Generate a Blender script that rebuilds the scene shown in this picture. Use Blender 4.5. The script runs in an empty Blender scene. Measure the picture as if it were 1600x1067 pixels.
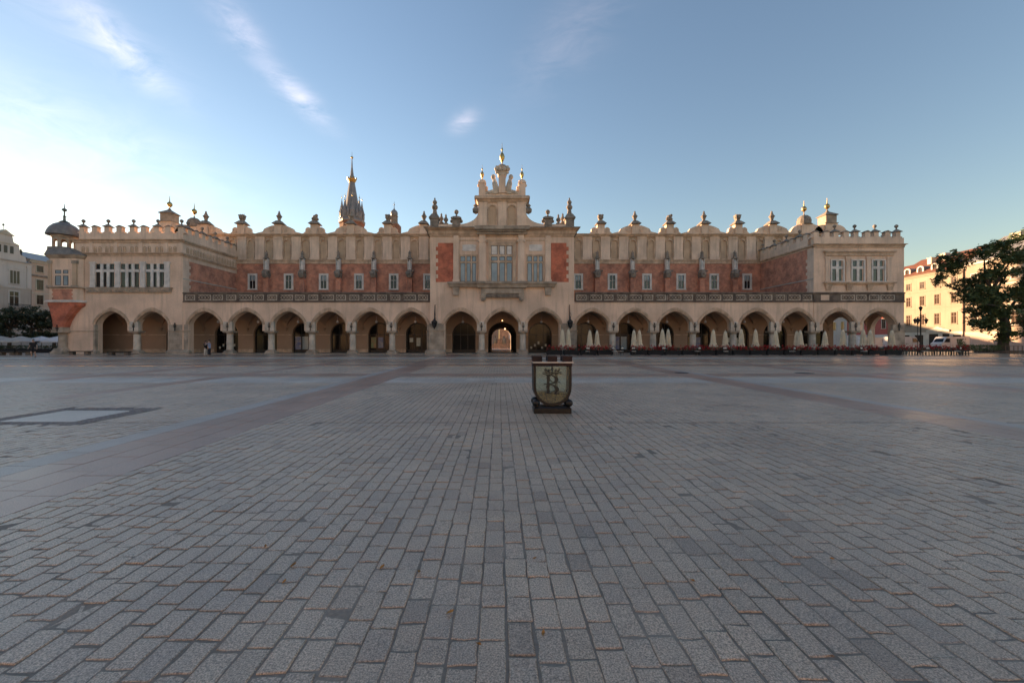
import bpy, math, random
import numpy as np
from mathutils import Vector
R = math.radians
random.seed(7); rng = np.random.default_rng(11)
sc = bpy.context.scene
col = sc.collection
# ------------------------------------------------------------------ camera, sky, sun, exposure
F = 622.0; PX, PY = 780.0, 533.5; CH = 1.6            # focal length and principal point in photo pixels, eye height
cam_d = bpy.data.cameras.new('camera'); cam = bpy.data.objects.new('camera', cam_d); col.objects.link(cam)
cam.location = (0, 0, CH); cam.rotation_euler = (R(90), 0, 0)
cam_d.sensor_width = 36; cam_d.lens = 36*F/1600; cam_d.shift_x = (800-PX)/1600
cam_d.clip_start = .05; cam_d.clip_end = 3000
sc.camera = cam
SUN_AZ, SUN_EL = -52.0, 8.0                            # degrees left of the view axis, height above horizon
world = bpy.data.worlds.new('World'); sc.world = world; world.use_nodes = True
wt = world.node_tree; wt.nodes.clear()
def WN(t, **k):
    n = wt.nodes.new(t)
    for a, b in k.items(): setattr(n, a, b)
    return n
sky = WN('ShaderNodeTexSky', sky_type='NISHITA', sun_disc=False)
sky.sun_elevation = R(SUN_EL); sky.sun_rotation = R(SUN_AZ)
sky.altitude = 200; sky.air_density = 1.4; sky.dust_density = .1; sky.ozone_density = 3.2
bg = WN('ShaderNodeBackground'); bg.inputs['Strength'].default_value = .085
wout = WN('ShaderNodeOutputWorld')
# thin high cirrus: streaky noise laid over the whole sky dome, wispier where a slow noise thins it
tc = WN('ShaderNodeTexCoord')
def vm(op, a, b=None):
    n = WN('ShaderNodeVectorMath', operation=op); wt.links.new(a, n.inputs[0])
    if b is not None:
        if hasattr(b, 'type'): wt.links.new(b, n.inputs[1])
        else: n.inputs[1].default_value = b
    return n
def mth(op, a, b=None, clamp=False):
    n = WN('ShaderNodeMath', operation=op); n.use_clamp = clamp
    for i, q in enumerate((a, b)):
        if q is None: continue
        if hasattr(q, 'type'): wt.links.new(q, n.inputs[i])
        else: n.inputs[i].default_value = q
    return n.outputs[0]
def cloud_dir(px, py):
    v = Vector(((px-PX)/F, 1, (PY-py)/F)); return v.normalized()
mapn = WN('ShaderNodeMapping'); wt.links.new(tc.outputs['Generated'], mapn.inputs['Vector'])
mapn.inputs['Rotation'].default_value = (0, R(-35), 0); mapn.inputs['Scale'].default_value = (2.4, 5.0, 9.0)
nz = WN('ShaderNodeTexNoise'); nz.inputs['Scale'].default_value = 3.2; nz.inputs['Detail'].default_value = 9; nz.inputs['Roughness'].default_value = .62; nz.inputs['Distortion'].default_value = .7
wt.links.new(mapn.outputs[0], nz.inputs['Vector'])
fac = None
for (px, py, ang, L, W, amp) in [(465, 150, 33, .060, .020, .85), (195, 78, 36, .065, .024, .7), (372, 42, 40, .045, .026, .6), (725, 190, -30, .030, .017, .6), (890, 60, -35, .12, .05, .20), (60, 190, 10, .22, .06, .30), (110, 30, 15, .12, .04, .25)]:
    d = cloud_dir(px, py); up = Vector((0, 0, 1)); rt = d.cross(up).normalized(); u2 = rt.cross(d)
    a1 = (rt*math.cos(R(ang)) - u2*math.sin(R(ang))); a2 = (rt*math.sin(R(ang)) + u2*math.cos(R(ang)))
    e1 = vm('DOT_PRODUCT', tc.outputs['Generated'], tuple(a1)).outputs['Value']
    e2 = vm('DOT_PRODUCT', tc.outputs['Generated'], tuple(a2)).outputs['Value']
    e3 = vm('DOT_PRODUCT', tc.outputs['Generated'], tuple(d)).outputs['Value']
    q = mth('ADD', mth('POWER', mth('ABSOLUTE', mth('DIVIDE', e1, L)), 2.0), mth('POWER', mth('ABSOLUTE', mth('DIVIDE', e2, W)), 2.0))
    g = mth('MULTIPLY', mth('POWER', 2.718, mth('MULTIPLY', q, -1.0)), amp)
    g = mth('MULTIPLY', g, mth('GREATER_THAN', e3, 0.0))
    fac = g if fac is None else mth('ADD', fac, g)
wisp = mth('MULTIPLY', mth('SUBTRACT', nz.outputs['Fac'], .34), 3.0, True)
fac = mth('MULTIPLY', fac, wisp, True)
mixc = WN('ShaderNodeMixRGB', blend_type='MIX')
cl = WN('ShaderNodeMixRGB', blend_type='ADD'); cl.inputs[0].default_value = 1
wt.links.new(sky.outputs[0], cl.inputs[1]); cl.inputs[2].default_value = (1.7, 1.4, 1.3, 1)
wt.links.new(fac, mixc.inputs[0]); wt.links.new(sky.outputs[0], mixc.inputs[1]); wt.links.new(cl.outputs[0], mixc.inputs[2])
wt.links.new(mixc.outputs[0], bg.inputs[0]); wt.links.new(bg.outputs[0], wout.inputs[0])
sun_d = bpy.data.lights.new('sun', 'SUN'); sun = bpy.data.objects.new('sun', sun_d); col.objects.link(sun)
sun_d.energy = 5.0; sun_d.angle = R(.5); sun_d.color = (1, .74, .45)
tosun = Vector((math.sin(R(SUN_AZ))*math.cos(R(SUN_EL)), math.cos(R(SUN_AZ))*math.cos(R(SUN_EL)), math.sin(R(SUN_EL))))
sun.rotation_euler = tosun.to_track_quat('Z', 'Y').to_euler(); sun.location = (0, 0, 60)
sc.view_settings.view_transform = 'Standard'; sc.view_settings.look = 'None'
sc.view_settings.exposure = 1.9; sc.view_settings.use_white_balance = True; sc.view_settings.white_balance_temperature = 7650; sc.view_settings.white_balance_tint = 23; sc.view_settings.gamma = 1; sc.view_settings.use_curve_mapping = False

# ------------------------------------------------------------------ materials
MATS = {}
def new_mat(name):
    m = bpy.data.materials.new(name); m.use_nodes = True
    nt = m.node_tree; b = nt.nodes['Principled BSDF']; MATS[name] = m
    return m, nt, b
def surf(name, c, rough=.8, var=.12, scale=1.5, fine=30, bump=.15, metal=0, c2=None, spec=.5, stain=0.0, dist=.02):
    """noise-varied plain surface: slow blotches between two tones, fine grain, light bump, optional vertical rain stains"""
    m, nt, b = new_mat(name); N = nt.nodes; L = nt.links
    t = N.new('ShaderNodeTexCoord'); ge = N.new('ShaderNodeNewGeometry')
    n1 = N.new('ShaderNodeTexNoise'); n1.inputs['Scale'].default_value = scale; n1.inputs['Detail'].default_value = 6
    n2 = N.new('ShaderNodeTexNoise'); n2.inputs['Scale'].default_value = fine; n2.inputs['Detail'].default_value = 4
    L.new(ge.outputs['Position'], n1.inputs['Vector']); L.new(ge.outputs['Position'], n2.inputs['Vector'])
    r = N.new('ShaderNodeMixRGB'); c2 = c2 or tuple(x*(1-var*2.2) for x in c)
    rp = N.new('ShaderNodeValToRGB'); rp.color_ramp.elements[0].position = .35; rp.color_ramp.elements[1].position = .65
    rp.color_ramp.elements[0].color = (*c2, 1); rp.color_ramp.elements[1].color = (*c, 1)
    L.new(n1.outputs['Fac'], rp.inputs['Fac'])
    r.blend_type = 'MULTIPLY'; r.inputs[0].default_value = 1; L.new(rp.outputs[0], r.inputs[1])
    rp2 = N.new('ShaderNodeValToRGB'); rp2.color_ramp.elements[0].position = .3; rp2.color_ramp.elements[1].position = .7
    k = 1-var; rp2.color_ramp.elements[0].color = (k, k, k, 1); rp2.color_ramp.elements[1].color = (1, 1, 1, 1)
    L.new(n2.outputs['Fac'], rp2.inputs['Fac']); L.new(rp2.outputs[0], r.inputs[2])
    outc = r.outputs[0]
    if stain:
        mp = N.new('ShaderNodeMapping'); mp.inputs['Scale'].default_value = (2.2, 2.2, .22); L.new(ge.outputs['Position'], mp.inputs['Vector'])
        n3 = N.new('ShaderNodeTexNoise'); n3.inputs['Scale'].default_value = 1.3; n3.inputs['Detail'].default_value = 7; L.new(mp.outputs[0], n3.inputs['Vector'])
        rp3 = N.new('ShaderNodeValToRGB'); rp3.color_ramp.elements[0].position = .5; rp3.color_ramp.elements[1].position = .75
        rp3.color_ramp.elements[0].color = (0, 0, 0, 1); rp3.color_ramp.elements[1].color = (stain, stain, stain, 1); L.new(n3.outputs['Fac'], rp3.inputs['Fac'])
        mx = N.new('ShaderNodeMixRGB'); L.new(rp3.outputs[0], mx.inputs[0]); L.new(outc, mx.inputs[1]); mx.inputs[2].default_value = (*[x*.45 for x in c], 1)
        outc = mx.outputs[0]
    L.new(outc, b.inputs['Base Color'])
    b.inputs['Roughness'].default_value = rough; b.inputs['Metallic'].default_value = metal; b.inputs['Specular IOR Level'].default_value = spec
    if bump:
        bp = N.new('ShaderNodeBump'); bp.inputs['Strength'].default_value = bump; bp.inputs['Distance'].default_value = dist
        L.new(n2.outputs['Fac'], bp.inputs['Height']); L.new(bp.outputs[0], b.inputs['Normal'])
    return m
surf('plaster', (.85, .60, .45), .9, .12, .35, 9, .12, stain=.5)
surf('plaster_pale', (.83, .61, .47), .9, .12, .5, 9, .12, stain=.55)
surf('trim', (.70, .49, .35), .85, .18, 1.2, 12, .15, stain=.7)
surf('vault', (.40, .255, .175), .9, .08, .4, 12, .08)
surf('niche', (.60, .42, .29), .9, .1, .6, 14, .1, stain=.3)
surf('stone', (.52, .41, .32), .85, .22, 1.1, 16, .25, stain=.35)
surf('stone_light', (.68, .57, .47), .8, .16, 1.4, 20, .2, stain=.3)
surf('stone_dark', (.22, .165, .13), .9, .3, 1.4, 14, .3, c2=(.11, .08, .065))
surf('stone_grey', (.34, .28, .235), .9, .3, 2.2, 16, .35, c2=(.18, .15, .125))
surf('white_stone', (.74, .68, .63), .7, .12, 1.5, 20, .12, stain=.25)
surf('lead', (.24, .215, .20), .55, .2, 1.5, 12, .1, c2=(.16, .14, .13))
surf('slate', (.25, .245, .25), .5, .2, .6, 4, .1, c2=(.17, .17, .18))
surf('gilt', (.62, .42, .16), .42, .12, 2, 10, .05, metal=1)
surf('bronze', (.20, .22, .19), .5, .25, 4, 20, .1, metal=.5)
surf('iron', (.018, .016, .015), .5, .3, 3, 30, .1)
surf('dark_wood', (.028, .017, .013), .45, .3, 2, 18, .15)
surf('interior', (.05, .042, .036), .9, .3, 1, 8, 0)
surf('paper', (.60, .55, .45), .7, .1, 3, 20, 0)
surf('poster_orange', (.45, .20, .10), .6, .4, 3, 9, 0, c2=(.25, .30, .14))
surf('poster_blue', (.16, .18, .34), .6, .4, 3, 9, 0, c2=(.42, .36, .33))
surf('canvas', (.72, .63, .48), .85, .08, 2, 25, .1)
surf('canvas_white', (.50, .47, .43), .85, .08, 2, 25, .1)
surf('flower', (.56, .03, .028), .7, .3, 5, 25, 0, c2=(.34, .012, .016))
surf('leaf', (.11, .15, .05), .65, .3, 1.5, 9, 0, c2=(.06, .095, .032))
surf('leaf_dark', (.06, .08, .038), .65, .3, 1.0, 9, 0, c2=(.03, .045, .02))
surf('bark', (.11, .085, .065), .95, .3, 3, 14, .5, c2=(.06, .045, .036))
surf('soil', (.05, .038, .03), .95, .3, 2, 14, .3)
surf('yellow_wall', (.29, .24, .18), .9, .08, .3, 10, .08, stain=.25)
surf('peach_wall', (.30, .23, .175), .9, .08, .3, 10, .08, stain=.25)
surf('cream_wall', (.72, .62, .46), .9, .08, .3, 10, .08, stain=.2)
surf('red_wall', (.42, .10, .08), .9, .1, .3, 10, .08, stain=.2)
surf('white_wall', (.56, .52, .48), .9, .08, .3, 10, .08, stain=.3)
surf('beige_wall', (.47, .40, .34), .9, .08, .3, 10, .08, stain=.3)
surf('pink_wall', (.58, .42, .33), .9, .08, .3, 10, .08, stain=.3)
surf('grey_wall', (.42, .40, .37), .9, .08, .3, 10, .08, stain=.3)
surf('joint_trim', (.60, .54, .44), .85, .12, .8, 14, .1, stain=.3)
surf('frame_brown', (.16, .085, .05), .6, .2, 2, 20, .1)
surf('frame_white', (.50, .47, .43), .6, .1, 2, 20, .1)
surf('white_paint', (.66, .63, .62), .4, .06, 1, 10, 0)
surf('black_rubber', (.02, .02, .02), .8, .2, 3, 20, 0)
surf('skin', (.45, .27, .20), .6, .08, 6, 30, 0)
surf('hair_dark', (.035, .02, .014), .7, .2, 8, 30, 0)
surf('hair_grey', (.22, .19, .17), .7, .2, 8, 30, 0)
surf('cloth_black', (.014, .013, .016), .9, .2, 6, 30, 0)
surf('cloth_white', (.58, .52, .46), .9, .1, 6, 30, 0)
surf('cloth_blue', (.28, .32, .45), .9, .15, 6, 30, 0)
surf('cloth_navy', (.022, .024, .035), .9, .2, 6, 30, 0)
surf('shoe', (.25, .23, .22), .7, .2, 6, 30, 0)
surf('coin', (.62, .38, .10), .4, .5, 38, 90, 0, metal=.25, c2=(.06, .042, .03))
surf('fallen_leaf', (.55, .22, .04), .7, .25, 20, 60, 0)
surf('joint_sand', (.34, .26, .205), .95, .25, 1.5, 40, .3, c2=(.22, .17, .135))
surf('blue_grey', (.30, .36, .385), .18, .10, .9, 8, 0, c2=(.22, .28, .31))  # glossy blue-grey, slightly mottled, set directly on the centre and turret panes
def glass_dark(name, c=(.012, .012, .014), rough=.06, spec=.6):
    m, nt, b = new_mat(name); b.inputs['Base Color'].default_value = (*c, 1); b.inputs['Roughness'].default_value = rough
    b.inputs['Specular IOR Level'].default_value = spec
    n = nt.nodes.new('ShaderNodeTexNoise'); n.inputs['Scale'].default_value = .9; bp = nt.nodes.new('ShaderNodeBump'); bp.inputs['Strength'].default_value = .06
    ge = nt.nodes.new('ShaderNodeNewGeometry'); nt.links.new(ge.outputs['Position'], n.inputs['Vector'])
    nt.links.new(n.outputs['Fac'], bp.inputs['Height']); nt.links.new(bp.outputs[0], b.inputs['Normal'])
glass_dark('glass'); glass_dark('glass_door', (.008,.007,.007), .12, .25); glass_dark('glass_warm', (.03, .02, .015))
glass_dark('glass_house', (.045, .03, .022), .08, .5)
def brick_mat(name, c1, c2, mortar, sx=1.0, bw=.27, rh=.085, ms=.008):
    m, nt, b = new_mat(name); N = nt.nodes; L = nt.links
    ge = N.new('ShaderNodeNewGeometry'); sp = N.new('ShaderNodeSeparateXYZ'); L.new(ge.outputs['Position'], sp.inputs[0])
    ad = N.new('ShaderNodeMath'); ad.operation = 'ADD'; L.new(sp.outputs[0], ad.inputs[0]); L.new(sp.outputs[1], ad.inputs[1])
    cb = N.new('ShaderNodeCombineXYZ'); L.new(ad.outputs[0], cb.inputs[0]); L.new(sp.outputs[2], cb.inputs[1])
    br = N.new('ShaderNodeTexBrick'); L.new(cb.outputs[0], br.inputs['Vector'])
    br.inputs['Scale'].default_value = sx; br.inputs['Brick Width'].default_value = bw; br.inputs['Row Height'].default_value = rh; br.inputs['Mortar Size'].default_value = ms
    br.inputs['Color1'].default_value = (*c1, 1); br.inputs['Color2'].default_value = (*c2, 1); br.inputs['Mortar'].default_value = (*mortar, 1)
    n = N.new('ShaderNodeTexNoise'); n.inputs['Scale'].default_value = .8; n.inputs['Detail'].default_value = 8; n.inputs['Roughness'].default_value = .7; L.new(ge.outputs['Position'], n.inputs['Vector'])
    rp = N.new('ShaderNodeValToRGB'); rp.color_ramp.elements[0].position = .36; rp.color_ramp.elements[1].position = .62
    rp.color_ramp.elements[0].color = (.5, .5, .52, 1); rp.color_ramp.elements[1].color = (1.1, 1.05, 1, 1); L.new(n.outputs['Fac'], rp.inputs['Fac'])
    mx = N.new('ShaderNodeMixRGB'); mx.blend_type = 'MULTIPLY'; mx.inputs[0].default_value = 1; L.new(br.outputs['Color'], mx.inputs[1]); L.new(rp.outputs[0], mx.inputs[2])
    L.new(mx.outputs[0], b.inputs['Base Color']); b.inputs['Roughness'].default_value = .9
    bp = N.new('ShaderNodeBump'); bp.inputs['Strength'].default_value = .35; bp.inputs['Distance'].default_value = .02; bp.invert = True
    L.new(br.outputs['Fac'], bp.inputs['Height']); L.new(bp.outputs[0], b.inputs['Normal'])
brick_mat('brick', (.56, .205, .135), (.63, .275, .19), (.56, .37, .27))
brick_mat('brick_new', (.56, .14, .08), (.63, .18, .105), (.48, .22, .15))
brick_mat('brick_tower', (.34, .16, .10), (.28, .12, .08), (.3, .2, .15))
brick_mat('brick_small', (.045, .018, .015), (.07, .03, .024), (.02, .014, .012), bw=.06, rh=.022, ms=.003)
brick_mat('roof_tile', (.22, .075, .04), (.17, .055, .03), (.07, .025, .018), bw=.30, rh=.34, ms=.03)
def granite(name, stops, rough=.5):
    """split granite: tone per stone from the 'tone' attribute, speckle, polished-by-feet sheen, blotches of dirt"""
    m, nt, b = new_mat(name); N = nt.nodes; L = nt.links
    ge = N.new('ShaderNodeNewGeometry'); at = N.new('ShaderNodeAttribute'); at.attribute_name = 'tone'
    rp = N.new('ShaderNodeValToRGB'); el = rp.color_ramp.elements
    el[0].position = 0; el[0].color = (*stops[0], 1); el[1].position = 1; el[1].color = (*stops[-1], 1)
    for i, s in enumerate(stops[1:-1]):
        e = el.new((i+1)/(len(stops)-1)); e.color = (*s, 1)
    L.new(at.outputs['Fac'], rp.inputs['Fac'])
    n = N.new('ShaderNodeTexNoise'); n.inputs['Scale'].default_value = 105; n.inputs['Detail'].default_value = 3; n.inputs['Roughness'].default_value = .8; L.new(ge.outputs['Position'], n.inputs['Vector'])
    r2 = N.new('ShaderNodeValToRGB'); r2.color_ramp.elements[0].position = .36; r2.color_ramp.elements[1].position = .64
    r2.color_ramp.elements[0].color = (.36, .36, .37, 1); r2.color_ramp.elements[1].color = (1.5, 1.48, 1.46, 1); L.new(n.outputs['Fac'], r2.inputs['Fac'])
    m1 = N.new('ShaderNodeMixRGB'); m1.blend_type = 'MULTIPLY'; m1.inputs[0].default_value = 1; L.new(rp.outputs[0], m1.inputs[1]); L.new(r2.outputs[0], m1.inputs[2])
    n3 = N.new('ShaderNodeTexNoise'); n3.inputs['Scale'].default_value = .55; n3.inputs['Detail'].default_value = 9; n3.inputs['Roughness'].default_value = .68; L.new(ge.outputs['Position'], n3.inputs['Vector'])
    r3 = N.new('ShaderNodeValToRGB'); r3.color_ramp.elements[0].position = .34; r3.color_ramp.elements[1].position = .66
    r3.color_ramp.elements[0].color = (.70, .69, .70, 1); r3.color_ramp.elements[1].color = (1.08, 1.08, 1.07, 1); L.new(n3.outputs['Fac'], r3.inputs['Fac'])
    m2 = N.new('ShaderNodeMixRGB'); m2.blend_type = 'MULTIPLY'; m2.inputs[0].default_value = 1; L.new(m1.outputs[0], m2.inputs[1]); L.new(r3.outputs[0], m2.inputs[2])
    L.new(m2.outputs[0], b.inputs['Base Color'])
    rr = N.new('ShaderNodeMapRange'); rr.inputs['To Min'].default_value = rough-.1; rr.inputs['To Max'].default_value = rough+.18; L.new(n3.outputs['Fac'], rr.inputs['Value']); L.new(rr.outputs[0], b.inputs['Roughness'])
    n4 = N.new('ShaderNodeTexNoise'); n4.inputs['Scale'].default_value = 38; n4.inputs['Detail'].default_value = 5; L.new(ge.outputs['Position'], n4.inputs['Vector'])
    bp = N.new('ShaderNodeBump'); bp.inputs['Strength'].default_value = .3; bp.inputs['Distance'].default_value = .005
    L.new(n4.outputs['Fac'], bp.inputs['Height']); L.new(bp.outputs[0], b.inputs['Normal'])
    return m
granite('granite', [(.42, .30, .222), (.53, .378, .272), (.57, .408, .296), (.49, .355, .265), (.62, .445, .322)], .36)
granite('granite_pink', [(.37, .215, .165), (.42, .245, .185), (.39, .225, .172)], .28)
granite('granite_blue', [(.40, .335, .295), (.45, .375, .33)], .36)
granite('granite_pale', [(.52, .43, .36), (.58, .48, .405)], .38)
granite('granite_dark', [(.19, .15, .135), (.25, .19, .17)], .55)
def far_paving():
    m, nt, b = new_mat('far_paving'); N = nt.nodes; L = nt.links
    ge = N.new('ShaderNodeNewGeometry'); mp = N.new('ShaderNodeMapping'); mp.inputs['Rotation'].default_value = (0, 0, R(90)); L.new(ge.outputs['Position'], mp.inputs['Vector'])
    br = N.new('ShaderNodeTexBrick'); L.new(mp.outputs[0], br.inputs['Vector']); br.inputs['Scale'].default_value = 1
    br.inputs['Brick Width'].default_value = .22; br.inputs['Row Height'].default_value = .152; br.inputs['Mortar Size'].default_value = .008
    br.inputs['Color1'].default_value = (.50, .355, .26, 1); br.inputs['Color2'].default_value = (.59, .42, .31, 1); br.inputs['Mortar'].default_value = (.27, .21, .175, 1)
    n = N.new('ShaderNodeTexNoise'); n.inputs['Scale'].default_value = .16; n.inputs['Detail'].default_value = 9; L.new(ge.outputs['Position'], n.inputs['Vector'])
    rp = N.new('ShaderNodeValToRGB'); rp.color_ramp.elements[0].position = .35; rp.color_ramp.elements[1].position = .65
    rp.color_ramp.elements[0].color = (.8, .79, .79, 1); rp.color_ramp.elements[1].color = (1.15, 1.13, 1.1, 1); L.new(n.outputs['Fac'], rp.inputs['Fac'])
    mx = N.new('ShaderNodeMixRGB'); mx.blend_type = 'MULTIPLY'; mx.inputs[0].default_value = 1; L.new(br.outputs['Color'], mx.inputs[1]); L.new(rp.outputs[0], mx.inputs[2])
    L.new(mx.outputs[0], b.inputs['Base Color']); b.inputs['Roughness'].default_value = .27
far_paving()
def clear_glass():
    m = bpy.data.materials.new('clear_glass'); m.use_nodes = True; nt = m.node_tree; nt.nodes.clear(); MATS['clear_glass'] = m
    o = nt.nodes.new('ShaderNodeOutputMaterial'); tr = nt.nodes.new('ShaderNodeBsdfTransparent'); gl = nt.nodes.new('ShaderNodeBsdfGlossy'); df = nt.nodes.new('ShaderNodeBsdfDiffuse')
    tr.inputs[0].default_value = (.86, .93, .90, 1); gl.inputs['Roughness'].default_value = .03; df.inputs[0].default_value = (.55, .62, .58, 1)
    fr = nt.nodes.new('ShaderNodeFresnel'); fr.inputs[0].default_value = 1.5
    a = nt.nodes.new('ShaderNodeMixShader'); c = nt.nodes.new('ShaderNodeMixShader'); a.inputs[0].default_value = .07
    nt.links.new(tr.outputs[0], a.inputs[1]); nt.links.new(df.outputs[0], a.inputs[2])
    nt.links.new(fr.outputs[0], c.inputs[0]); nt.links.new(a.outputs[0], c.inputs[1]); nt.links.new(gl.outputs[0], c.inputs[2]); nt.links.new(c.outputs[0], o.inputs[0])
clear_glass()
def lamp_mat():
    m, nt, b = new_mat('lamp_glow'); b.inputs['Emission Color'].default_value = (1, .62, .28, 1); b.inputs['Emission Strength'].default_value = 1.6
lamp_mat()

# ------------------------------------------------------------------ mesh helpers
def X_(px, Y): return (px-PX)*Y/F
def Z_(py, Y): return CH+(PY-py)*Y/F
def wl(o):
    v = Vector((0, 0, 0))
    while o is not None: v = v+o.location; o = o.parent
    return v
class MB:
    def __init__(s): s.v = []; s.f = []; s.mi = []; s.m = 0
    def add(s, V, Fc):
        k = len(s.v); s.v += [tuple(map(float, p)) for p in V]
        for f in Fc: s.f.append([i+k for i in f]); s.mi.append(s.m)
        return s
    def box(s, x0, x1, y0, y1, z0, z1):
        return s.add([(x0,y0,z0),(x1,y0,z0),(x1,y1,z0),(x0,y1,z0),(x0,y0,z1),(x1,y0,z1),(x1,y1,z1),(x0,y1,z1)],
              [(0,3,2,1),(4,5,6,7),(0,1,5,4),(1,2,6,5),(2,3,7,6),(3,0,4,7)])
    def tbox(s, x0, x1, y0, y1, z0, z1, e):          # box whose top is grown (e>0) or shrunk by e
        return s.add([(x0,y0,z0),(x1,y0,z0),(x1,y1,z0),(x0,y1,z0),(x0-e,y0-e,z1),(x1+e,y0-e,z1),(x1+e,y1+e,z1),(x0-e,y1+e,z1)],
              [(0,3,2,1),(4,5,6,7),(0,1,5,4),(1,2,6,5),(2,3,7,6),(3,0,4,7)])
    def ext(s, pts, a0, a1, ax='y'):
        n = len(pts)
        if ax == 'y': V = [(p[0],a0,p[1]) for p in pts]+[(p[0],a1,p[1]) for p in pts]
        elif ax == 'x': V = [(a0,p[0],p[1]) for p in pts]+[(a1,p[0],p[1]) for p in pts]
        else: V = [(p[0],p[1],a0) for p in pts]+[(p[0],p[1],a1) for p in pts]
        return s.add(V, [list(range(n)), list(range(2*n-1, n-1, -1))]+[(i,(i+n),((i+1)%n+n),(i+1)%n) for i in range(n)])
    def strip(s, inner, outer, a0, a1, ax='y'):      # open band between two polylines, extruded
        n = len(inner)
        for i in range(n-1): s.ext([inner[i], inner[i+1], outer[i+1], outer[i]], a0, a1, ax)
        return s
    def lathe(s, c, prof, n=16, rot=0, sx=1, sy=1):
        V = []; Fc = []; m = len(prof)
        for r, z in prof:
            for k in range(n):
                a = 2*math.pi*k/n+rot; V.append((c[0]+r*math.cos(a)*sx, c[1]+r*math.sin(a)*sy, c[2]+z))
        for j in range(m-1):
            for k in range(n): Fc.append((j*n+k, j*n+(k+1)%n, (j+1)*n+(k+1)%n, (j+1)*n+k))
        Fc.append(list(range(n-1, -1, -1))); Fc.append([(m-1)*n+k for k in range(n)])
        return s.add(V, Fc)
    def sq(s, c, prof): return s.lathe(c, [(r*math.sqrt(2), z) for r, z in prof], 4, math.pi/4)
    def tube(s, P, rad, n=8):
        P = [Vector(p) for p in P]; rad = rad if hasattr(rad, '__len__') else [rad]*len(P); V = []; Fc = []
        for i, p in enumerate(P):
            d = (P[min(i+1, len(P)-1)]-P[max(i-1, 0)]).normalized()
            a = d.cross(Vector((0,0,1)) if abs(d.z) < .9 else Vector((1,0,0))).normalized(); b = d.cross(a)
            for k in range(n):
                t = 2*math.pi*k/n; V.append(p+(a*math.cos(t)+b*math.sin(t))*rad[i])
        for j in range(len(P)-1):
            for k in range(n): Fc.append((j*n+k, j*n+(k+1)%n, (j+1)*n+(k+1)%n, (j+1)*n+k))
        Fc.append(list(range(n-1,-1,-1))); Fc.append([(len(P)-1)*n+k for k in range(n)])
        return s.add(V, Fc)
    def ball(s, c, r, n=12, sz=1, sx=1, sy=1):
        m = max(4, n//2); return s.lathe(c, [(max(1e-3, r*math.sin(math.pi*i/m)), -r*sz*math.cos(math.pi*i/m)) for i in range(m+1)], n, 0, sx, sy)
    def mesh(s, name, mats, smooth=False, off=(0,0,0)):
        me = bpy.data.meshes.new(name); V = np.array(s.v, dtype=float)-np.array(off)
        me.from_pydata(V.tolist(), [], s.f)
        if isinstance(mats, str): mats = [mats]
        for q in mats: me.materials.append(MATS[q])
        if len(mats) > 1: me.polygons.foreach_set('material_index', s.mi)
        import bmesh
        bm = bmesh.new(); bm.from_mesh(me); bmesh.ops.recalc_face_normals(bm, faces=bm.faces); bm.to_mesh(me); bm.free()
        if smooth:
            me.polygons.foreach_set('use_smooth', [True]*len(me.polygons))
            try: me.set_sharp_from_angle(angle=R(38))
            except Exception: pass
        me.update(); return me
    def build(s, name, mats, parent=None, smooth=False, local=False):
        off = wl(parent) if (parent is not None and not local) else (0,0,0)
        o = bpy.data.objects.new(name, s.mesh(name, mats, smooth, off)); col.objects.link(o); o.parent = parent
        return o
def inst(me, name, parent, loc, rz=0, sc_=None, local=False):
    o = bpy.data.objects.new(name, me); col.objects.link(o); o.parent = parent
    o.location = Vector(loc)-(wl(parent) if (parent is not None and not local) else Vector((0,0,0)))
    o.rotation_euler.z = rz
    if sc_: o.scale = sc_ if hasattr(sc_, '__len__') else (sc_,)*3
    return o
def thing(name, label, cat, loc=(0,0,0), rz=0, group=None):
    o = bpy.data.objects.new(name, None); col.objects.link(o); o.location = loc; o.rotation_euler.z = rz; o.empty_display_size = .3
    return tag(o, label, cat, group)
def tag(o, label, cat, group=None):
    o['label'] = label; o['category'] = cat
    if group: o['group'] = group
    return o
def kind(o, k): o['kind'] = k; return o
def copy_tree(o, parent=None, loc=None, rz=None):
    c = o.copy(); col.objects.link(c); c.parent = parent
    if loc is not None: c.location = loc
    if rz is not None: c.rotation_euler.z = rz
    for ch in list(o.children): copy_tree(ch, c)
    return c
def arch(xc, a, zs, r, n=22):
    """slightly pointed arcade arch from left spring to right spring"""
    out = []
    for i in range(n+1):
        u = -math.cos(math.pi*i/n); out.append((xc+a*u, zs+r*max(0, 1-abs(u)**1.5)**.6))
    return out
def rarch(xc, a, zs, r, n=14):
    return [(xc-a*math.cos(math.pi*i/n), zs+r*math.sin(math.pi*i/n)) for i in range(n+1)]
def arch_wall(mb, x0, x1, zt, ops, bots, y0, y1):
    """wall from x0 to x1 up to zt; ops (xc, a, zs, r, fn); bots the height each support between openings comes down to"""
    P = [(x0, bots[0])]
    for i, (xc, a, zs, r, fn) in enumerate(ops):
        P.append((xc-a, bots[i])); A = fn(xc, a, zs, r)
        P += A if bots[i] < zs-1e-6 else A[1:]
        P.append((xc+a, bots[i+1]))
    P += [(x1, bots[-1]), (x1, zt), (x0, zt)]
    Q = [P[0]]
    for p in P[1:]:
        if abs(p[0]-Q[-1][0])+abs(p[1]-Q[-1][1]) > 1e-5: Q.append(p)
    return mb.ext(Q, y0, y1)

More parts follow.
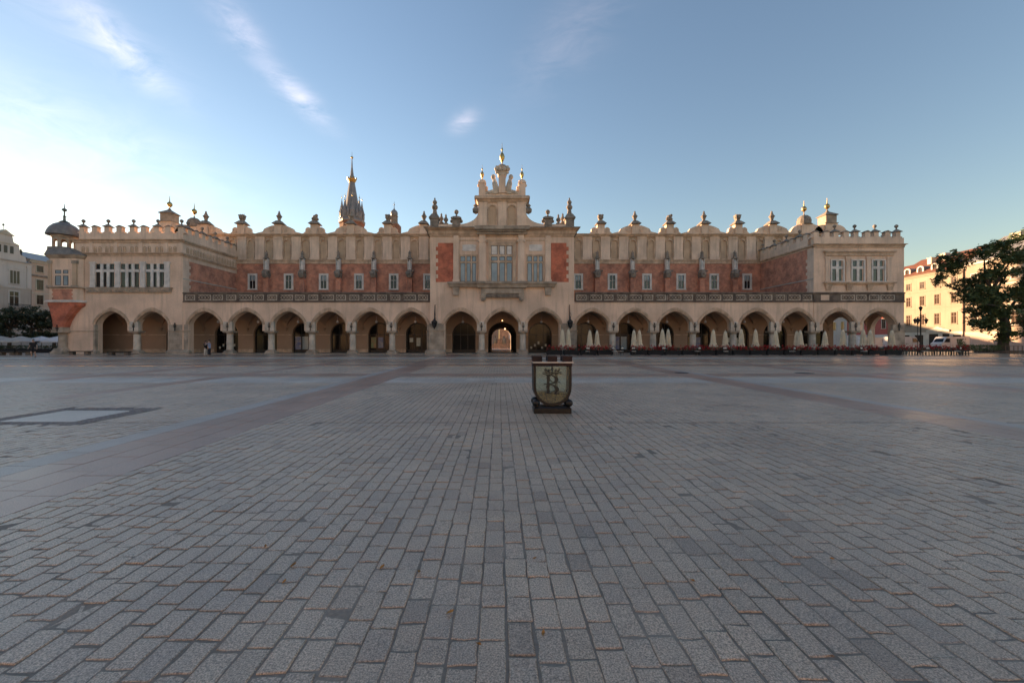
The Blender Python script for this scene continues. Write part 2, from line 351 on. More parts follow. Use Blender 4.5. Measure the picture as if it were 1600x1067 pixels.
# ------------------------------------------------------------------ ground
plaza = bpy.data.meshes.new('plaza_ground')
plaza.from_pydata([(-60,1.0,-.0048),(60,1.0,-.0048),(60,26.0,-.0048),(-60,26.0,-.0048)], [], [(0,1,2,3)]); plaza.materials.append(MATS['joint_sand'])
ground = kind(bpy.data.objects.new('plaza_ground', plaza), 'structure'); col.objects.link(ground)
mb = MB(); mb.add([(-900,26.0,0),(900,26.0,0),(900,1500,0),(-900,1500,0)], [(0,1,2,3)]); mb.add([(-900,-300,0),(900,-300,0),(900,1.0,0),(-900,1.0,0)], [(0,1,2,3)]); mb.add([(-900,1,0),(-60,1,0),(-60,26,0),(-900,26,0)], [(0,1,2,3)]); mb.add([(60,1,0),(900,1,0),(900,26,0),(60,26,0)], [(0,1,2,3)])
mb.build('far_plaza_paving', 'far_paving', None)['kind'] = 'structure'
ZMAX = 26.0
BANDS = [(-33.2,-31.4), (-19.9,-18.1), (-12.9,-12.1), (-6.35,-4.54), (8.44,10.02), (16.5,18.2), (23.5,25.2), (33.0,34.6)]
TRANS = [(15.4,17.5,'granite_pale'), (18.4,19.8,'granite_pink')]
PLATE = (-10.42,-8.08,7.62,9.64)
def stones(x0, x1, L, jx, jy):
    """8 corner arrays for a set of stones -> verts (n,12,3)"""
def visible(x, y, m=.6): return (abs(x-.25) < (1.34*y+m))
def stone_block(rects, hj=.003, ch=.007, jit=.005, seed=1):
    g = np.random.default_rng(seed); n = len(rects); r = np.array(rects)
    V = np.zeros((n,12,3)); cx = np.stack([r[:,0],r[:,1],r[:,1],r[:,0]],1); cy = np.stack([r[:,2],r[:,2],r[:,3],r[:,3]],1)
    cx = cx+g.normal(0,jit,(n,4)).clip(-2*jit,2*jit); cy = cy+g.normal(0,jit,(n,4)).clip(-2*jit,2*jit)
    mx = cx.mean(1,keepdims=True); my = cy.mean(1,keepdims=True)
    h = g.normal(0,hj,(n,1)).clip(-2*hj,2*hj); tx = g.normal(0,.005,(n,1)); ty = g.normal(0,.005,(n,1))
    if hj < .002: tx *= .2; ty *= .2
    top = h+tx*(cx-mx)+ty*(cy-my)
    V[:,0:4,0]=cx; V[:,0:4,1]=cy; V[:,0:4,2]=-.03
    V[:,4:8,0]=cx; V[:,4:8,1]=cy; V[:,4:8,2]=top-ch*.8
    V[:,8:12,0]=cx-np.sign(cx-mx)*ch; V[:,8:12,1]=cy-np.sign(cy-my)*ch; V[:,8:12,2]=top
    return V
SF = np.array([[i,(i+1)%4,4+(i+1)%4,4+i] for i in range(4)]+[[4+i,4+(i+1)%4,8+(i+1)%4,8+i] for i in range(4)]+[[8,9,10,11]])
def stone_mesh(name, V, tones, mats, mi=None):
    n = len(V); me = bpy.data.meshes.new(name); fv = (SF[None]+12*np.arange(n)[:,None,None]).reshape(-1,4)
    me.vertices.add(n*12); me.vertices.foreach_set('co', V.reshape(-1)); me.loops.add(len(fv)*4); me.loops.foreach_set('vertex_index', fv.reshape(-1).astype(np.int32))
    me.polygons.add(len(fv)); me.polygons.foreach_set('loop_start', np.arange(0,len(fv)*4,4,dtype=np.int32)); me.polygons.foreach_set('loop_total', np.full(len(fv),4,dtype=np.int32))
    for q in mats: me.materials.append(MATS[q])
    a = me.attributes.new('tone','FLOAT','FACE'); a.data.foreach_set('value', np.repeat(tones,9).astype(np.float32))
    if mi is not None: me.polygons.foreach_set('material_index', np.repeat(mi,9).astype(np.int32))
    me.polygons.foreach_set('use_smooth', np.zeros(len(fv),dtype=bool)); me.update(calc_edges=True); me.validate(); return me
def worn_mesh(name, R4, tones, seed, mats=('granite',)):
    """setts seen from close by: knocked-off corners, bowed edges, softened arris"""
    g = np.random.default_rng(seed); r = np.array(R4); n = len(r); x0,x1,y0,y1 = r.T; w = x1-x0; h = y1-y0
    c = g.gamma(1.3,.0045,(n,8)).clip(.002,.034); j = lambda: g.normal(0,.0030,n)
    P = [(x0+c[:,0],y0+j()),((x0+x1)/2+j(),y0+j()*1.3),(x1-c[:,1],y0+j()),(x1+j(),y0+c[:,2]),(x1+j()*1.3,(y0+y1)/2),(x1+j(),y1-c[:,3]),(x1-c[:,4],y1+j()),((x0+x1)/2+j(),y1+j()*1.3),(x0+c[:,5],y1+j()),(x0+j(),y1-c[:,6]),(x0+j()*1.3,(y0+y1)/2),(x0+j(),y0+c[:,7])]
    X = np.stack([p[0] for p in P],1); Y = np.stack([p[1] for p in P],1); mx = ((x0+x1)/2)[:,None]; my = ((y0+y1)/2)[:,None]
    z = g.normal(0,.0022,(n,1)).clip(-.005,.005)+g.normal(0,.006,(n,1))*(X-mx)+g.normal(0,.006,(n,1))*(Y-my)
    V = np.zeros((n,37,3)); q = .0065
    V[:,0:12,0]=X; V[:,0:12,1]=Y; V[:,0:12,2]=-.03
    V[:,12:24,0]=X; V[:,12:24,1]=Y; V[:,12:24,2]=z-.0026-g.random((n,12))*.0015
    sx = 1-2*q/w[:,None]; sy = 1-2*q/h[:,None]
    V[:,24:36,0]=mx+(X-mx)*sx; V[:,24:36,1]=my+(Y-my)*sy; V[:,24:36,2]=z+g.normal(0,.0003,(n,12))
    V[:,36,0]=mx[:,0]; V[:,36,1]=my[:,0]; V[:,36,2]=z.mean(1)+.0002
    faces = [[i,(i+1)%12,12+(i+1)%12,12+i] for i in range(12)]+[[12+i,12+(i+1)%12,24+(i+1)%12,24+i] for i in range(12)]+[[24+i,24+(i+1)%12,36] for i in range(12)]
    return V, faces
def worn_build(name, V, faces, tones, mats):
    n = len(V); me = bpy.data.meshes.new(name); fl = []; tot = []
    base = np.concatenate([np.array(f) for f in faces]); ln = np.array([len(f) for f in faces])
    li = (base[None]+37*np.arange(n)[:,None]).reshape(-1).astype(np.int32); lt = np.tile(ln,n).astype(np.int32); ls = np.concatenate([[0],np.cumsum(lt)[:-1]]).astype(np.int32)
    me.vertices.add(n*37); me.vertices.foreach_set('co',V.reshape(-1)); me.loops.add(len(li)); me.loops.foreach_set('vertex_index',li); me.polygons.add(len(lt)); me.polygons.foreach_set('loop_start',ls); me.polygons.foreach_set('loop_total',lt)
    for q in mats: me.materials.append(MATS[q])
    a = me.attributes.new('tone','FLOAT','FACE'); a.data.foreach_set('value',np.repeat(tones,len(faces)).astype(np.float32))
    sm = np.tile(np.array([False]*12+[True]*12+[False]*12),n); me.polygons.foreach_set('use_smooth',sm); me.update(calc_edges=True); me.validate(); return me
def pave():
    rects = []; PW = .152; J = .0062
    segs = [(1.15,7.855),(7.885,15.39),(17.51,18.39),(19.81,ZMAX)]
    edges = sorted(BANDS); spans = []; last = -37.0
    for a,b in edges: spans.append((last,a)); last = b
    spans.append((last,37.0))
    for (sa,sb) in spans:
        n = max(1,round((sb-sa)/PW)); w = (sb-sa)/n
        for i in range(n):
            x0 = sa+i*w; x1 = x0+w; xm = (x0+x1)/2
            for (ya,yb) in segs:
                y = ya-(random.random()*.15 if ya < 2 else 0); first = True
                while y < yb-.02:
                    l = random.choice((.18,.20,.215,.225,.235,.25,.27))*random.uniform(.96,1.04)
                    if first: l *= random.uniform(.5,1); first = False
                    y1 = min(y+l,yb)
                    if yb-y1 < .09: y1 = yb
                    if visible(xm,y1) and not (PLATE[0] < xm < PLATE[1] and PLATE[2] < (y+y1)/2 < PLATE[3]):
                        rects.append((x0+J*random.uniform(.6,1.4), x1-J*random.uniform(.6,1.4), y+J*random.uniform(.6,1.3), y1-J*random.uniform(.6,1.3)))
                    y = y1
    V = stone_block(rects, .0016, .0045, .0035, 3); r = np.array(rects); n = len(r)
    ton = .18+.7*rng.beta(1.4,1.4,n); ton[rng.random(n) < .04] = 0.0
    ym = (r[:,2]+r[:,3])/2; xm = (r[:,0]+r[:,1])/2
    inv = (np.abs((xm*F/ym)+PX-800) < 800) & (F*CH/ym+PY < 1075)
    size = np.where(inv, 1/ym**3, 0); near = np.argsort(-size)[:300]; far = np.setdiff1d(np.arange(n), near)
    wm = np.where((ym < 7.88))[0]; WV, WF = worn_mesh('paving_stones', r[wm], ton[wm], 21); pos = {int(k):i for i,k in enumerate(wm)}
    far_w = np.array([k for k in far if int(k) in pos]); far = np.array([k for k in far if int(k) not in pos])
    o = bpy.data.objects.new('paving_stones', worn_build('paving_stones', WV[[pos[int(k)] for k in far_w]], WF, ton[far_w], ['granite'])); col.objects.link(o); o.parent = ground; o['kind'] = 'stuff'
    print('STONES', n, len(far_w))
    for k in near:
        c = np.array([xm[k],ym[k],0]); me = worn_build('paving_stone', (WV[pos[int(k)]]-c)[None], WF, ton[k:k+1], ['granite'])
        o = bpy.data.objects.new('paving_stone', me); col.objects.link(o); o.parent = ground; o.location = c
    o = bpy.data.objects.new('paving_stones', stone_mesh('paving_stones', V[far], ton[far], ['granite'])); col.objects.link(o); o.parent = ground; o['kind'] = 'stuff'
    # slab bands running towards the hall, and the two cross bands
    SR = []; SM = []
    for (a,b) in BANDS:
        rows = 4 if b-a > 1.2 else 2; w = (b-a)/rows
        for i in range(rows):
            outer = (i == 0) if a < 0 else (i == rows-1)
            y = 1.15+random.random()*.5
            while y < ZMAX-.05:
                y1 = min(y+.62*random.uniform(.97,1.03), ZMAX)
                inT = any(t0-.05 < (y+y1)/2 < t1+.05 for t0,t1,_ in TRANS)
                if visible(a+w*(i+.5), y1) and y1-y > .1:
                    SR.append((a+i*w+.003, a+(i+1)*w-.003, y+.003, y1-.003)); SM.append(1 if outer and rows == 4 else 0)
                y = y1
    for (t0,t1,mt) in TRANS:
        rows = 4 if t1-t0 > 1.8 else 3; w = (t1-t0)/rows
        for (sa,sb) in spans:
            for j in range(rows):
                x = sa
                while x < sb-.01:
                    x1 = min(x+.62, sb)
                    if sb-x1 < .2: x1 = sb
                    if visible((x+x1)/2, t1): SR.append((x+.003,x1-.003,t0+j*w+.003,t0+(j+1)*w-.003)); SM.append(2 if mt == 'granite_pale' else 0)
                    x = x1
    SV = stone_block(SR, .0008, .003, .0008, 5); SM = np.array(SM); r = np.array(SR); ym = (r[:,2]+r[:,3])/2; xm = (r[:,0]+r[:,1])/2; n = len(r)
    ton = rng.random(n); inv = (np.abs((xm*F/ym)+PX-800) < 800) & (F*CH/ym+PY < 1067)
    near = np.argsort(-np.where(inv, 1/ym**3, 0))[:260]; far = np.setdiff1d(np.arange(n), near); MM = ['granite_pink','granite_blue','granite_pale']
    for k in near:
        c = np.array([xm[k],ym[k],0]); me = stone_mesh('paving_slab', (SV[k]-c)[None], ton[k:k+1], [MM[SM[k]]])
        o = bpy.data.objects.new('paving_slab', me); col.objects.link(o); o.parent = ground; o.location = c
    o = bpy.data.objects.new('paving_slabs', stone_mesh('paving_slabs', SV[far], ton[far], MM, SM[far])); col.objects.link(o); o.parent = ground; o['kind'] = 'stuff'
    # small cobbles framing the pale memorial slab
    cr = []; a,b,c_,d_ = PLATE; s = .095
    for i in range(int((b-a)/s)):
        for j in range(int((d_-c_)/s)):
            x = a+i*s; y = c_+j*s
            if not (a+.38 < x+s/2 < b-.42 and c_+.33 < y+s/2 < d_-.40): cr.append((x+.006,x+s-.006,y+.006,y+s-.006))
    V = stone_block(cr, .004, .012, .006, 8); o = bpy.data.objects.new('cobbles', stone_mesh('cobbles', V, rng.random(len(cr)), ['granite_dark'])); col.objects.link(o); o.parent = ground; o['kind'] = 'stuff'
    me = stone_mesh('memorial_slab', stone_block([(a+.385,b-.425,c_+.335,d_-.405)], .0001, .006, .0005, 2), np.array([.9]), ['granite_pale'])
    o = bpy.data.objects.new('memorial_slab', me); col.objects.link(o); o.parent = ground
pave()
# bands carry on beyond the stones that can be told apart
for (a,b) in BANDS:
    m_ = MB(); m_.add([(a,ZMAX,.004),(b,ZMAX,.004),(b,50.0,.004),(a,50.0,.004)],[(0,1,2,3)]); m_.build('paving_band','granite_pink',ground)
for (t0,t1,mt) in [(26.2,27.6,'granite_pink'),(31.2,32.2,'granite_pink'),(36.5,39.5,'granite_pale'),(43.0,44.4,'granite_pink')]:
    m_ = MB(); m_.add([(-75,t0,.008),(75,t0,.008),(75,t1,.008),(-75,t1,.008)],[(0,1,2,3)]); m_.build('paving_band',mt,ground)
m_ = MB(); m_.add([(-14,7.862,-.0025),(14,7.862,-.0025),(14,7.879,-.0025),(-14,7.879,-.0025)],[(0,1,2,3)]); m_.build('expansion_joint','cloth_black',ground)
def manhole(px, py, r, lab):
    Y = F*CH/(py-PY); m_ = MB(); m_.lathe((0,0,0), [(r,.002),(r,.011),(r*.92,.013),(r*.9,.009),(r*.5,.009),(r*.48,.013),(.02,.013)], 24)
    tag(inst(m_.mesh('manhole_cover','iron'), 'manhole_cover', None, (X_(px,Y),Y,0)), lab, 'manhole')
manhole(1257,583,.42,'round dark manhole cover on the grey paving beyond the pink slab band')
manhole(1065,582.5,.33,'small round manhole cover set in the pale cross band of paving')
manhole(1003,561,.55,'round manhole cover in the paving before the flower boxes')
def leaf_litter():
    spots = [(444,911),(415,855),(458,885),(703,959),(655,895),(849,992),(1082,909),(835,874),(1300,875),(1455,772),(597,888),(748,1009)]
    labs = ['small curled orange leaf lying on the stone paving']*2
    for i,(px,py) in enumerate(spots):
        Y = F*CH/(py-PY); s = random.uniform(.010,.018); m_ = MB()
        m_.add([(-s*1.6,0,.004),(-s*.5,-s*.7,.012),(s*.7,-s*.6,.008),(s*1.7,0,.014),(s*.6,s*.7,.010),(-s*.6,s*.7,.006),(0,0,.002)],[(0,1,6),(1,2,6),(2,3,6),(3,4,6),(4,5,6),(5,0,6)])
        o = inst(m_.mesh('fallen_leaf','fallen_leaf'),'fallen_leaf',None,(X_(px,Y),Y,.006),random.random()*6); tag(o,labs[i%2],'leaf','fallen leaves on the paving')
leaf_litter()

# ------------------------------------------------------------------ the cloth hall
D = 51.0; DB = 55.1; DH = 61.4; DC = 50.55              # arcade front, arcade back wall, upper hall wall, centre block front
fx = lambda px: X_(px, D); fz = lambda py: Z_(py, D)
hx = lambda px: X_(px, DH); hz = lambda py: Z_(py, DH)
cx_ = lambda px: X_(px, DC); cz = lambda py: Z_(py, DC)
hall = thing('cloth_hall', 'long cream and red brick market hall with pointed arcades, attic crest and gabled centre', 'building', (0, D, 0))
XL, XR = fx(100), fx(1412)
A_, ZS, RA = 2.05, 3.77, 1.70; ZC = 2.95               # arch half width, spring, rise, top of capital
arc_l = [319.5,385,450.4,515,578.7,642.4]; arc_c = [719.9,785.2,849.5]; arc_r = [925.7,991.7,1055,1117.8,1182,1245.8]
pav_l = [174.6,237.8]; pav_r = [1310.3,1372.7]
BT = 6.68                                              # underside of the balustrade
def ops(pxs, X=fx, a=A_): return [(X(p), a, ZS, RA, arch) for p in pxs]
# arcade walls: supports between openings end on capitals, outer ends are piers down to the ground
m_ = MB(); arch_wall(m_, fx(286), fx(672), BT, ops(arc_l), [0]+[ZC]*5+[0], D, D+.9); m_.build('arcade_wall','plaster',hall)
m_ = MB(); arch_wall(m_, fx(897), fx(1271), BT, ops(arc_r), [0]+[ZC]*6, D, D+.9); m_.build('arcade_wall','plaster',hall)
m_ = MB(); arch_wall(m_, XL, fx(286), 12.5, ops(pav_l), [0,ZC,0], D-.05, D+.9); m_.build('pavilion_wall','plaster',hall)
m_ = MB(); arch_wall(m_, fx(1271)+.005, XR, BT, ops(pav_r), [ZC,ZC,0], D-.05, D+.9); m_.box(fx(1271)+.005,XR,D-.05,D+.9,BT,14.0); m_.build('pavilion_wall','plaster',hall)
m_ = MB(); arch_wall(m_, cx_(672), cx_(897), 15.3, ops(arc_c, cx_), [0,ZC,ZC,0], DC, D+.9); m_.build('centre_wall','plaster',hall)
# arch mouldings
def moulding(xc, y):
    m_ = MB(); m_.strip(arch(xc,A_,ZS,RA), arch(xc,A_+.14,ZS,RA+.17), y-.03, y+.2)
    m_.strip(arch(xc,A_+.14,ZS,RA+.17), arch(xc,A_+.30,ZS,RA+.42), y-.10, y+.1)
    m_.strip(arch(xc,A_+.30,ZS,RA+.42), arch(xc,A_+.36,ZS,RA+.50), y-.05, y+.1)
    m_.build('arch_moulding','trim',hall)
for p in arc_l+arc_r: moulding(fx(p), D)
for p in pav_l+pav_r: moulding(fx(p), D-.05)
for p in arc_c: moulding(cx_(p), DC)
# columns: base, shaft, capital with the impost block and iron anchor above
cb = MB(); cb.box(-.66,.66,-.5,.5,0,.16); cb.tbox(-.62,.62,-.48,.48,.16,.42,-.12); cb.lathe((0,0,.42),[(.52,0),(.50,.06),(.44,.10),(.42,.16)],16); cb = cb.mesh('column_base','stone')
cs = MB(); cs.lathe((0,0,.58),[(.40,0),(.39,.3),(.385,1.2),(.365,1.95)],20); cs = cs.mesh('column_shaft','stone_light',True)
cc = MB(); cc.lathe((0,0,2.53),[(.37,0),(.42,.04),(.40,.08),(.50,.2)],16); cc.box(-.60,.60,-.52,.52,2.73,2.82); cc.tbox(-.60,.60,-.52,.52,2.82,2.95,.04); cc = cc.mesh('column_capital','stone')
ib = MB(); ib.box(-.56,.56,-.06,.30,2.953,4.0); ib.tbox(-.56,.56,-.06,.30,4.0,4.12,-.05); ib = ib.mesh('impost_block','stone_light')
an = MB(); an.box(-.04,.04,-.12,-.055,3.05,3.85); an.box(-.17,.17,-.115,-.06,3.40,3.48); an.ball((0,-.1,3.9),.09,8); an.ball((0,-.1,3.02),.07,8)
for s in (-1,1): an.tube([(s*.02,-.1,3.5),(s*.16,-.1,3.62),(s*.14,-.1,3.74)],.03,6)
an = an.mesh('wall_anchor','iron')
def column(x, y, block=True):
    c = inst(cs,'column',hall,(x,y+.45,0)); inst(cb,'base',c,(x,y+.45,0)); inst(cc,'capital',c,(x,y+.45,0))
    if block:
        b = inst(ib,'impost_block',hall,(x,y,0)); inst(an,'wall_anchor',b,(x,y,0))
for p in [355.8,421.1,485.2,549.2,611.5,958.5,1022.4,1085.2,1148.7,1210.7,1273.3]: column(fx(p), D)
for p in [210,1335.9]: column(fx(p), D-.05)
for p in [752.4,817.3]: column(cx_(p), DC)
# stone facing of the piers, with flared feet
def pier(x0, x1, y, top=3.75, foot=.22, anc=None):
    m_ = MB(); h = ZC; m_.box(x0,x1,y-.05,y+.3,.55,h-.1); m_.tbox(x0-.04,x1+.04,y-.09,y+.3,h-.1,h,.05); m_.box(x0+.02,x1-.02,y-.045,y+.3,h+.003,top)
    m_.box(x0-foot,x1+foot,y-foot,y+.32,0,.3); m_.tbox(x0-foot,x1+foot,y-foot,y+.31,.3,.55,-foot+.05)
    o = m_.build('pier','stone',hall)
    for zz in (1.15,1.75,2.35):
        j = MB(); j.box(x0-.004,x1+.004,y-.056,y-.03,zz,zz+.02); j.build('joint','stone_grey',o)
    if anc: inst(an,'wall_anchor',o,((x0+x1)/2,y-.01,0))
pier(fx(264),fx(286)-.06,D-.05,anc=1); pier(fx(287.5),fx(294),D); pier(fx(147),fx(150),D-.05)
pier(cx_(670.5),cx_(694),DC,3.9); pier(cx_(875.5),cx_(898.5),DC,3.9); pier(fx(1394),XR+.05,D-.05,anc=1)
pier(fx(667),fx(671),D); pier(fx(899),fx(901.5),D)
# string course along the left pavilion wall
m_ = MB(); m_.box(fx(108),fx(146),D-.11,D-.04,2.86,2.95); m_.build('string_course','stone',hall)
# arcade back wall with the shop doors, vaults and floor
XW0, XW1 = XL+.1, XR-.3
allarch = sorted([fx(p) for p in pav_l+arc_l+arc_r+pav_r]+[cx_(p) for p in arc_c])
blank = [fx(174.6), fx(1372.7)]; gate = cx_(785.2)
bops = []; bots = [0]
for x in allarch:
    if x in blank: continue
    if x == gate: bops.append((x,1.95,2.5,1.75,rarch))
    else: bops.append((x,1.62,2.55,1.66,rarch))
    bots.append(0)
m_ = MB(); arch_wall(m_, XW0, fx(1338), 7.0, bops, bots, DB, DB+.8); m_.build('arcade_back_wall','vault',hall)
m_ = MB(); m_.box(XW0,XW1,DB-.06,DB,2.42,2.52)
m2 = MB()
edges = [XW0]+[e for o in bops for e in (o[0]-o[1]-.02,o[0]+o[1]+.02)]+[fx(1338)]
for i in range(0,len(edges),2):
    m2.box(edges[i],edges[i+1],DB-.07,DB-.003,.06,.55); m2.box(edges[i],edges[i+1],DB-.06,DB-.003,2.45,2.58)
m2.build('arcade_plinth','trim',hall)
m_ = MB(); m_.box(XL,XR,D-.1,DB+.9,-.02,.05); m_.build('arcade_floor','stone',hall)
m_ = MB(); m_.box(XL,XR,D+.9,DB+.8,6.2,6.6); m_.build('terrace_slab','lead',hall)
door_i = 0
def shop_door(x):
    """dark glazed shop front filling one back arch: frame, glass, fanlight bars, sometimes a poster or lit goods"""
    global door_i
    i = door_i; door_i += 1; a = 1.60; y = DB+.42
    f = MB(); A = rarch(x,a,2.55,1.64); B = rarch(x,a-.12,2.55,1.52); f.strip(B,A,y-.06,y+.06)
    for s in (-1,1): f.box(x+s*(a-.06)-.06,x+s*(a-.06)+.06,y-.06,y+.06,.06,2.55)
    f.box(x-a+.12,x+a-.12,y-.07,y+.05,2.48,2.60); f.box(x-a+.12,x+a-.12,y-.06,y+.05,.06,.45)
    for q in (-.50,.50): f.box(x+q-.05,x+q+.05,y-.06,y+.05,.45,2.48)
    for q in (-.5,.5): f.box(x+q-.03,x+q+.03,y-.04,y+.04,2.6,3.95)
    d = f.build('shop_door','dark_wood',hall)
    g = MB(); g.ext([(x-a+.1,.3),(x+a-.1,.3),(x+a-.1,2.55)]+[p for p in reversed(rarch(x,a-.1,2.55,1.5))][1:-1]+[(x-a+.1,2.55)], y-.012, y+.012); g.build('glass','glass_door',d)
    def paper(x0,x1,z0,z1,mt):
        q = MB(); q.box(x+x0,x+x1,y-.03,y-.015,z0,z1); q.build('poster',mt,d)
    if i%7 == 5: paper(-1.35,-.65,.7,2.2,'poster_orange'); paper(-.35,.35,.7,2.2,'poster_blue')
    elif i%7 == 6: paper(-1.2,-.7,1.5,2.1,'paper'); paper(-.25,.3,.95,2.1,'paper')
    elif i%7 == 3: paper(-1.4,-.6,.5,2.3,'poster_blue'); paper(-.4,.4,.5,2.3,'blue_grey')
    elif i%7 == 1:
        for k in range(5): paper(-1.3+k*.5,-1.05+k*.5,.6+.3*(k%3),.9+.35*(k%3),'paper')
    lm = MB(); lm.lathe((x,DB-1.6,4.15),[(.02,.8),(.02,.28),(.14,.22),(.17,0),(.06,-.08)],10); lm.build('pendant_lamp','white_paint',d)
for x in allarch:
    if x in blank or x == gate: continue
    shop_door(x)
# groin vaults, one per bay
def vault(x0, x1, y0, y1):
    n = 16; V = []; Fc = []; zs = 3.45; r = 2.25
    f = lambda u: zs+r*max(0,1-abs(u)**1.5)**.6
    for j in range(n+1):
        for i in range(n+1):
            u = -math.cos(math.pi*i/n); v = -math.cos(math.pi*j/n); V.append((x0+(x1-x0)*(u+1)/2, y0+(y1-y0)*(v+1)/2, max(f(u),f(v))))
    k = n+1
    for j in range(n):
        for i in range(n):
            a,b,c,d = j*k+i,j*k+i+1,(j+1)*k+i+1,(j+1)*k+i
            if i == j: Fc += [(a,b,c),(a,c,d)]
            else: Fc += [(a,b,d),(b,c,d)]
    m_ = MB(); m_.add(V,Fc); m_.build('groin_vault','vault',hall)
bays = [fx(142),fx(210),fx(281),fx(355.8),fx(421.1),fx(485.2),fx(549.2),fx(611.5),fx(680),cx_(752.4),cx_(817.3),fx(888),fx(958.5),fx(1022.4),fx(1085.2),fx(1148.7),fx(1210.7),fx(1273.3),fx(1335.9),fx(1400)]
for a,b in zip(bays,bays[1:]): vault(a+.01,b-.01,D+.5,DB+.02)
cbm = MB(); cbm.lathe((0,0,3.0),[(.02,0),(.10,.18),(.20,.40),(.26,.46)],8); cbm = cbm.mesh('vault_corbel','vault')
for b in bays[1:-1]: inst(cbm,'vault_corbel',hall,(b,DB-.05,0))
# end of the arcade is open to the side through an arch; outer walls, passage through the building, rear block
DR = 84.0
m_ = MB(); A = arch(D+2.55,1.35,3.4,1.6); m_.ext([(D+.9,0),(D+1.2,0)]+A+[(D+3.9,0),(DB+.3,0),(DB+.3,14.0),(D+.9,14.0)], XR-.6, XR-.01, 'x'); m_.build('end_wall','plaster',hall)
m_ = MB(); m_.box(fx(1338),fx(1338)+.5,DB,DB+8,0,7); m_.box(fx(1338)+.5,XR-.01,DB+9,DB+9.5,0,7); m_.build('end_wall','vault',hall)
m_ = MB(); m_.box(XR-.6,XR-.01,DB+9,DR,0,14.0); m_.box(XR-.6,XR-.01,DB+.3,DB+9,5.2,14.0); m_.build('end_wall','plaster',hall)
m_ = MB(); m_.box(XL,XL+.6,D+.9,DR,0,12.5); m_.build('end_wall','plaster',hall)
m_ = MB(); m_.box(XL+.6,gate-1.95,DR-.8,DR,0,7.6); m_.box(gate+1.95,XR-.6,DR-.8,DR,0,7.6)
m_.ext([(gate-1.95,2.6)]+rarch(gate,1.95,2.6,1.6)[1:-1]+[(gate+1.95,2.6),(gate+1.95,7.6),(gate-1.95,7.6)],DR-.8,DR); m_.build('rear_wall','plaster',hall)
m_ = MB(); m_.box(gate-2.45,gate-1.95,DB+.8,DR-.8,0,2.6); m_.box(gate+1.95,gate+2.45,DB+.8,DR-.8,0,2.6)
m_.strip(rarch(gate,1.95,2.6,1.6), rarch(gate,2.45,2.6,2.1), DB+.8, DR-.8); m_.build('passage','interior',hall)
m_ = MB(); m_.m = 1; m_.tube([(gate+.5,DB+9,4.2),(gate+.5,DB+9,3.7)],.012,5); m_.m = 0; m_.ball((gate+.5,DB+9,3.62),.11,10); m_.build('passage_lamp',['lamp_glow','iron'],hall)
m_ = MB(); m_.m = 1; m_.tube([(gate,DB-.6,5.5),(gate,DB-.6,4.5)],.010,5); m_.m = 0; m_.ball((gate,DB-.6,4.45),.07,10); m_.build('passage_lamp',['lamp_glow','iron'],hall)
m_ = MB(); m_.box(XL+.3,XR-.3,DB+.8,DR-.3,7.0,7.3); m_.build('terrace_roof','lead',hall)
# balustrade: dark stone band, pale pierced panels, coping
def balu(x0, x1, y, o=hall):
    m_ = MB(); m_.box(x0,x1,y-.06,y+.4,BT+.004,BT+.10); m_.box(x0,x1,y-.002,y+.34,BT+.10,7.72); m_.build('balustrade','stone_dark',o)
    m_ = MB(); m_.box(x0-.02,x1+.02,y-.12,y+.45,7.72,7.80); m_.tbox(x0,x1,y-.1,y+.43,7.80,7.90,-.06); m_.box(x0-.01,x1+.01,y-.1,y+.38,BT-.08,BT); m_.build('coping','stone_dark',o)
def panel_mesh(w, n, m0='stone', m1='stone_grey'):
    h = .70; b = MB(); z0 = 6.86; t = .075
    b.box(-w/2,w/2,-.05,.02,z0,z0+t); b.box(-w/2,w/2,-.05,.02,z0+h-t,z0+h); b.box(-w/2,-w/2+t,-.05,.02,z0+t,z0+h-t); b.box(w/2-t,w/2,-.05,.02,z0+t,z0+h-t)
    b.m = 1; c = (w-2*t)/n; zc = z0+h/2; q = (h-2*t)/2
    for i in range(n):
        x = -w/2+t+c*(i+.5)
        b.tube([(x-c/2,-.02,zc-q),(x,-.02,zc+q*.2),(x+c/2,-.02,zc+q)],.035,4); b.tube([(x-c/2,-.02,zc+q),(x,-.02,zc-q*.2),(x+c/2,-.02,zc-q)],.035,4)
        b.ball((x,-.02,zc),.07,6)
    return b.mesh('balustrade_panel',[m0,m1])
PS, PWD = panel_mesh(1.28,3,'stone_light','stone'), panel_mesh(1.80,4,'stone_light','stone'); pmx = MB(); pmx.box(-.11,.11,-.075,.0,BT+.10,7.72); pmx = pmx.mesh('balustrade_post','stone_dark')
def panels(p0, pitch, n, y, lim):
    for i in range(n):
        for off,me in ((.168,PS),(.503,PWD),(.843,PS)):
            p = p0+pitch*(i+off)
            if p < lim: inst(me,'balustrade_panel',hall,(fx(p),y,0))
        for off in (.005,.325,.68):
            p = p0+pitch*(i+off)
            if lim-pitch*n < p < lim: inst(pmx,'balustrade_post',hall,(fx(p)+.15,y,0))
balu(fx(286)+.01,cx_(672)-.01,D); balu(fx(899),fx(1271)-.01,D); panels(286.3,64.1,6,D,672); panels(898.2,62.0,6,D,1271)
balu(fx(1271)+.005,XR+.08,D-.05)
for p,me in ((1324,PWD),(1345,PS),(1365,PS),(1386,PWD)): inst(me,'balustrade_panel',hall,(fx(p),D-.05,0))
m_ = MB(); m_.box(fx(1282),fx(1295),D-.08,D-.04,6.86,7.56); m_.build('balustrade_panel','plaster',hall)

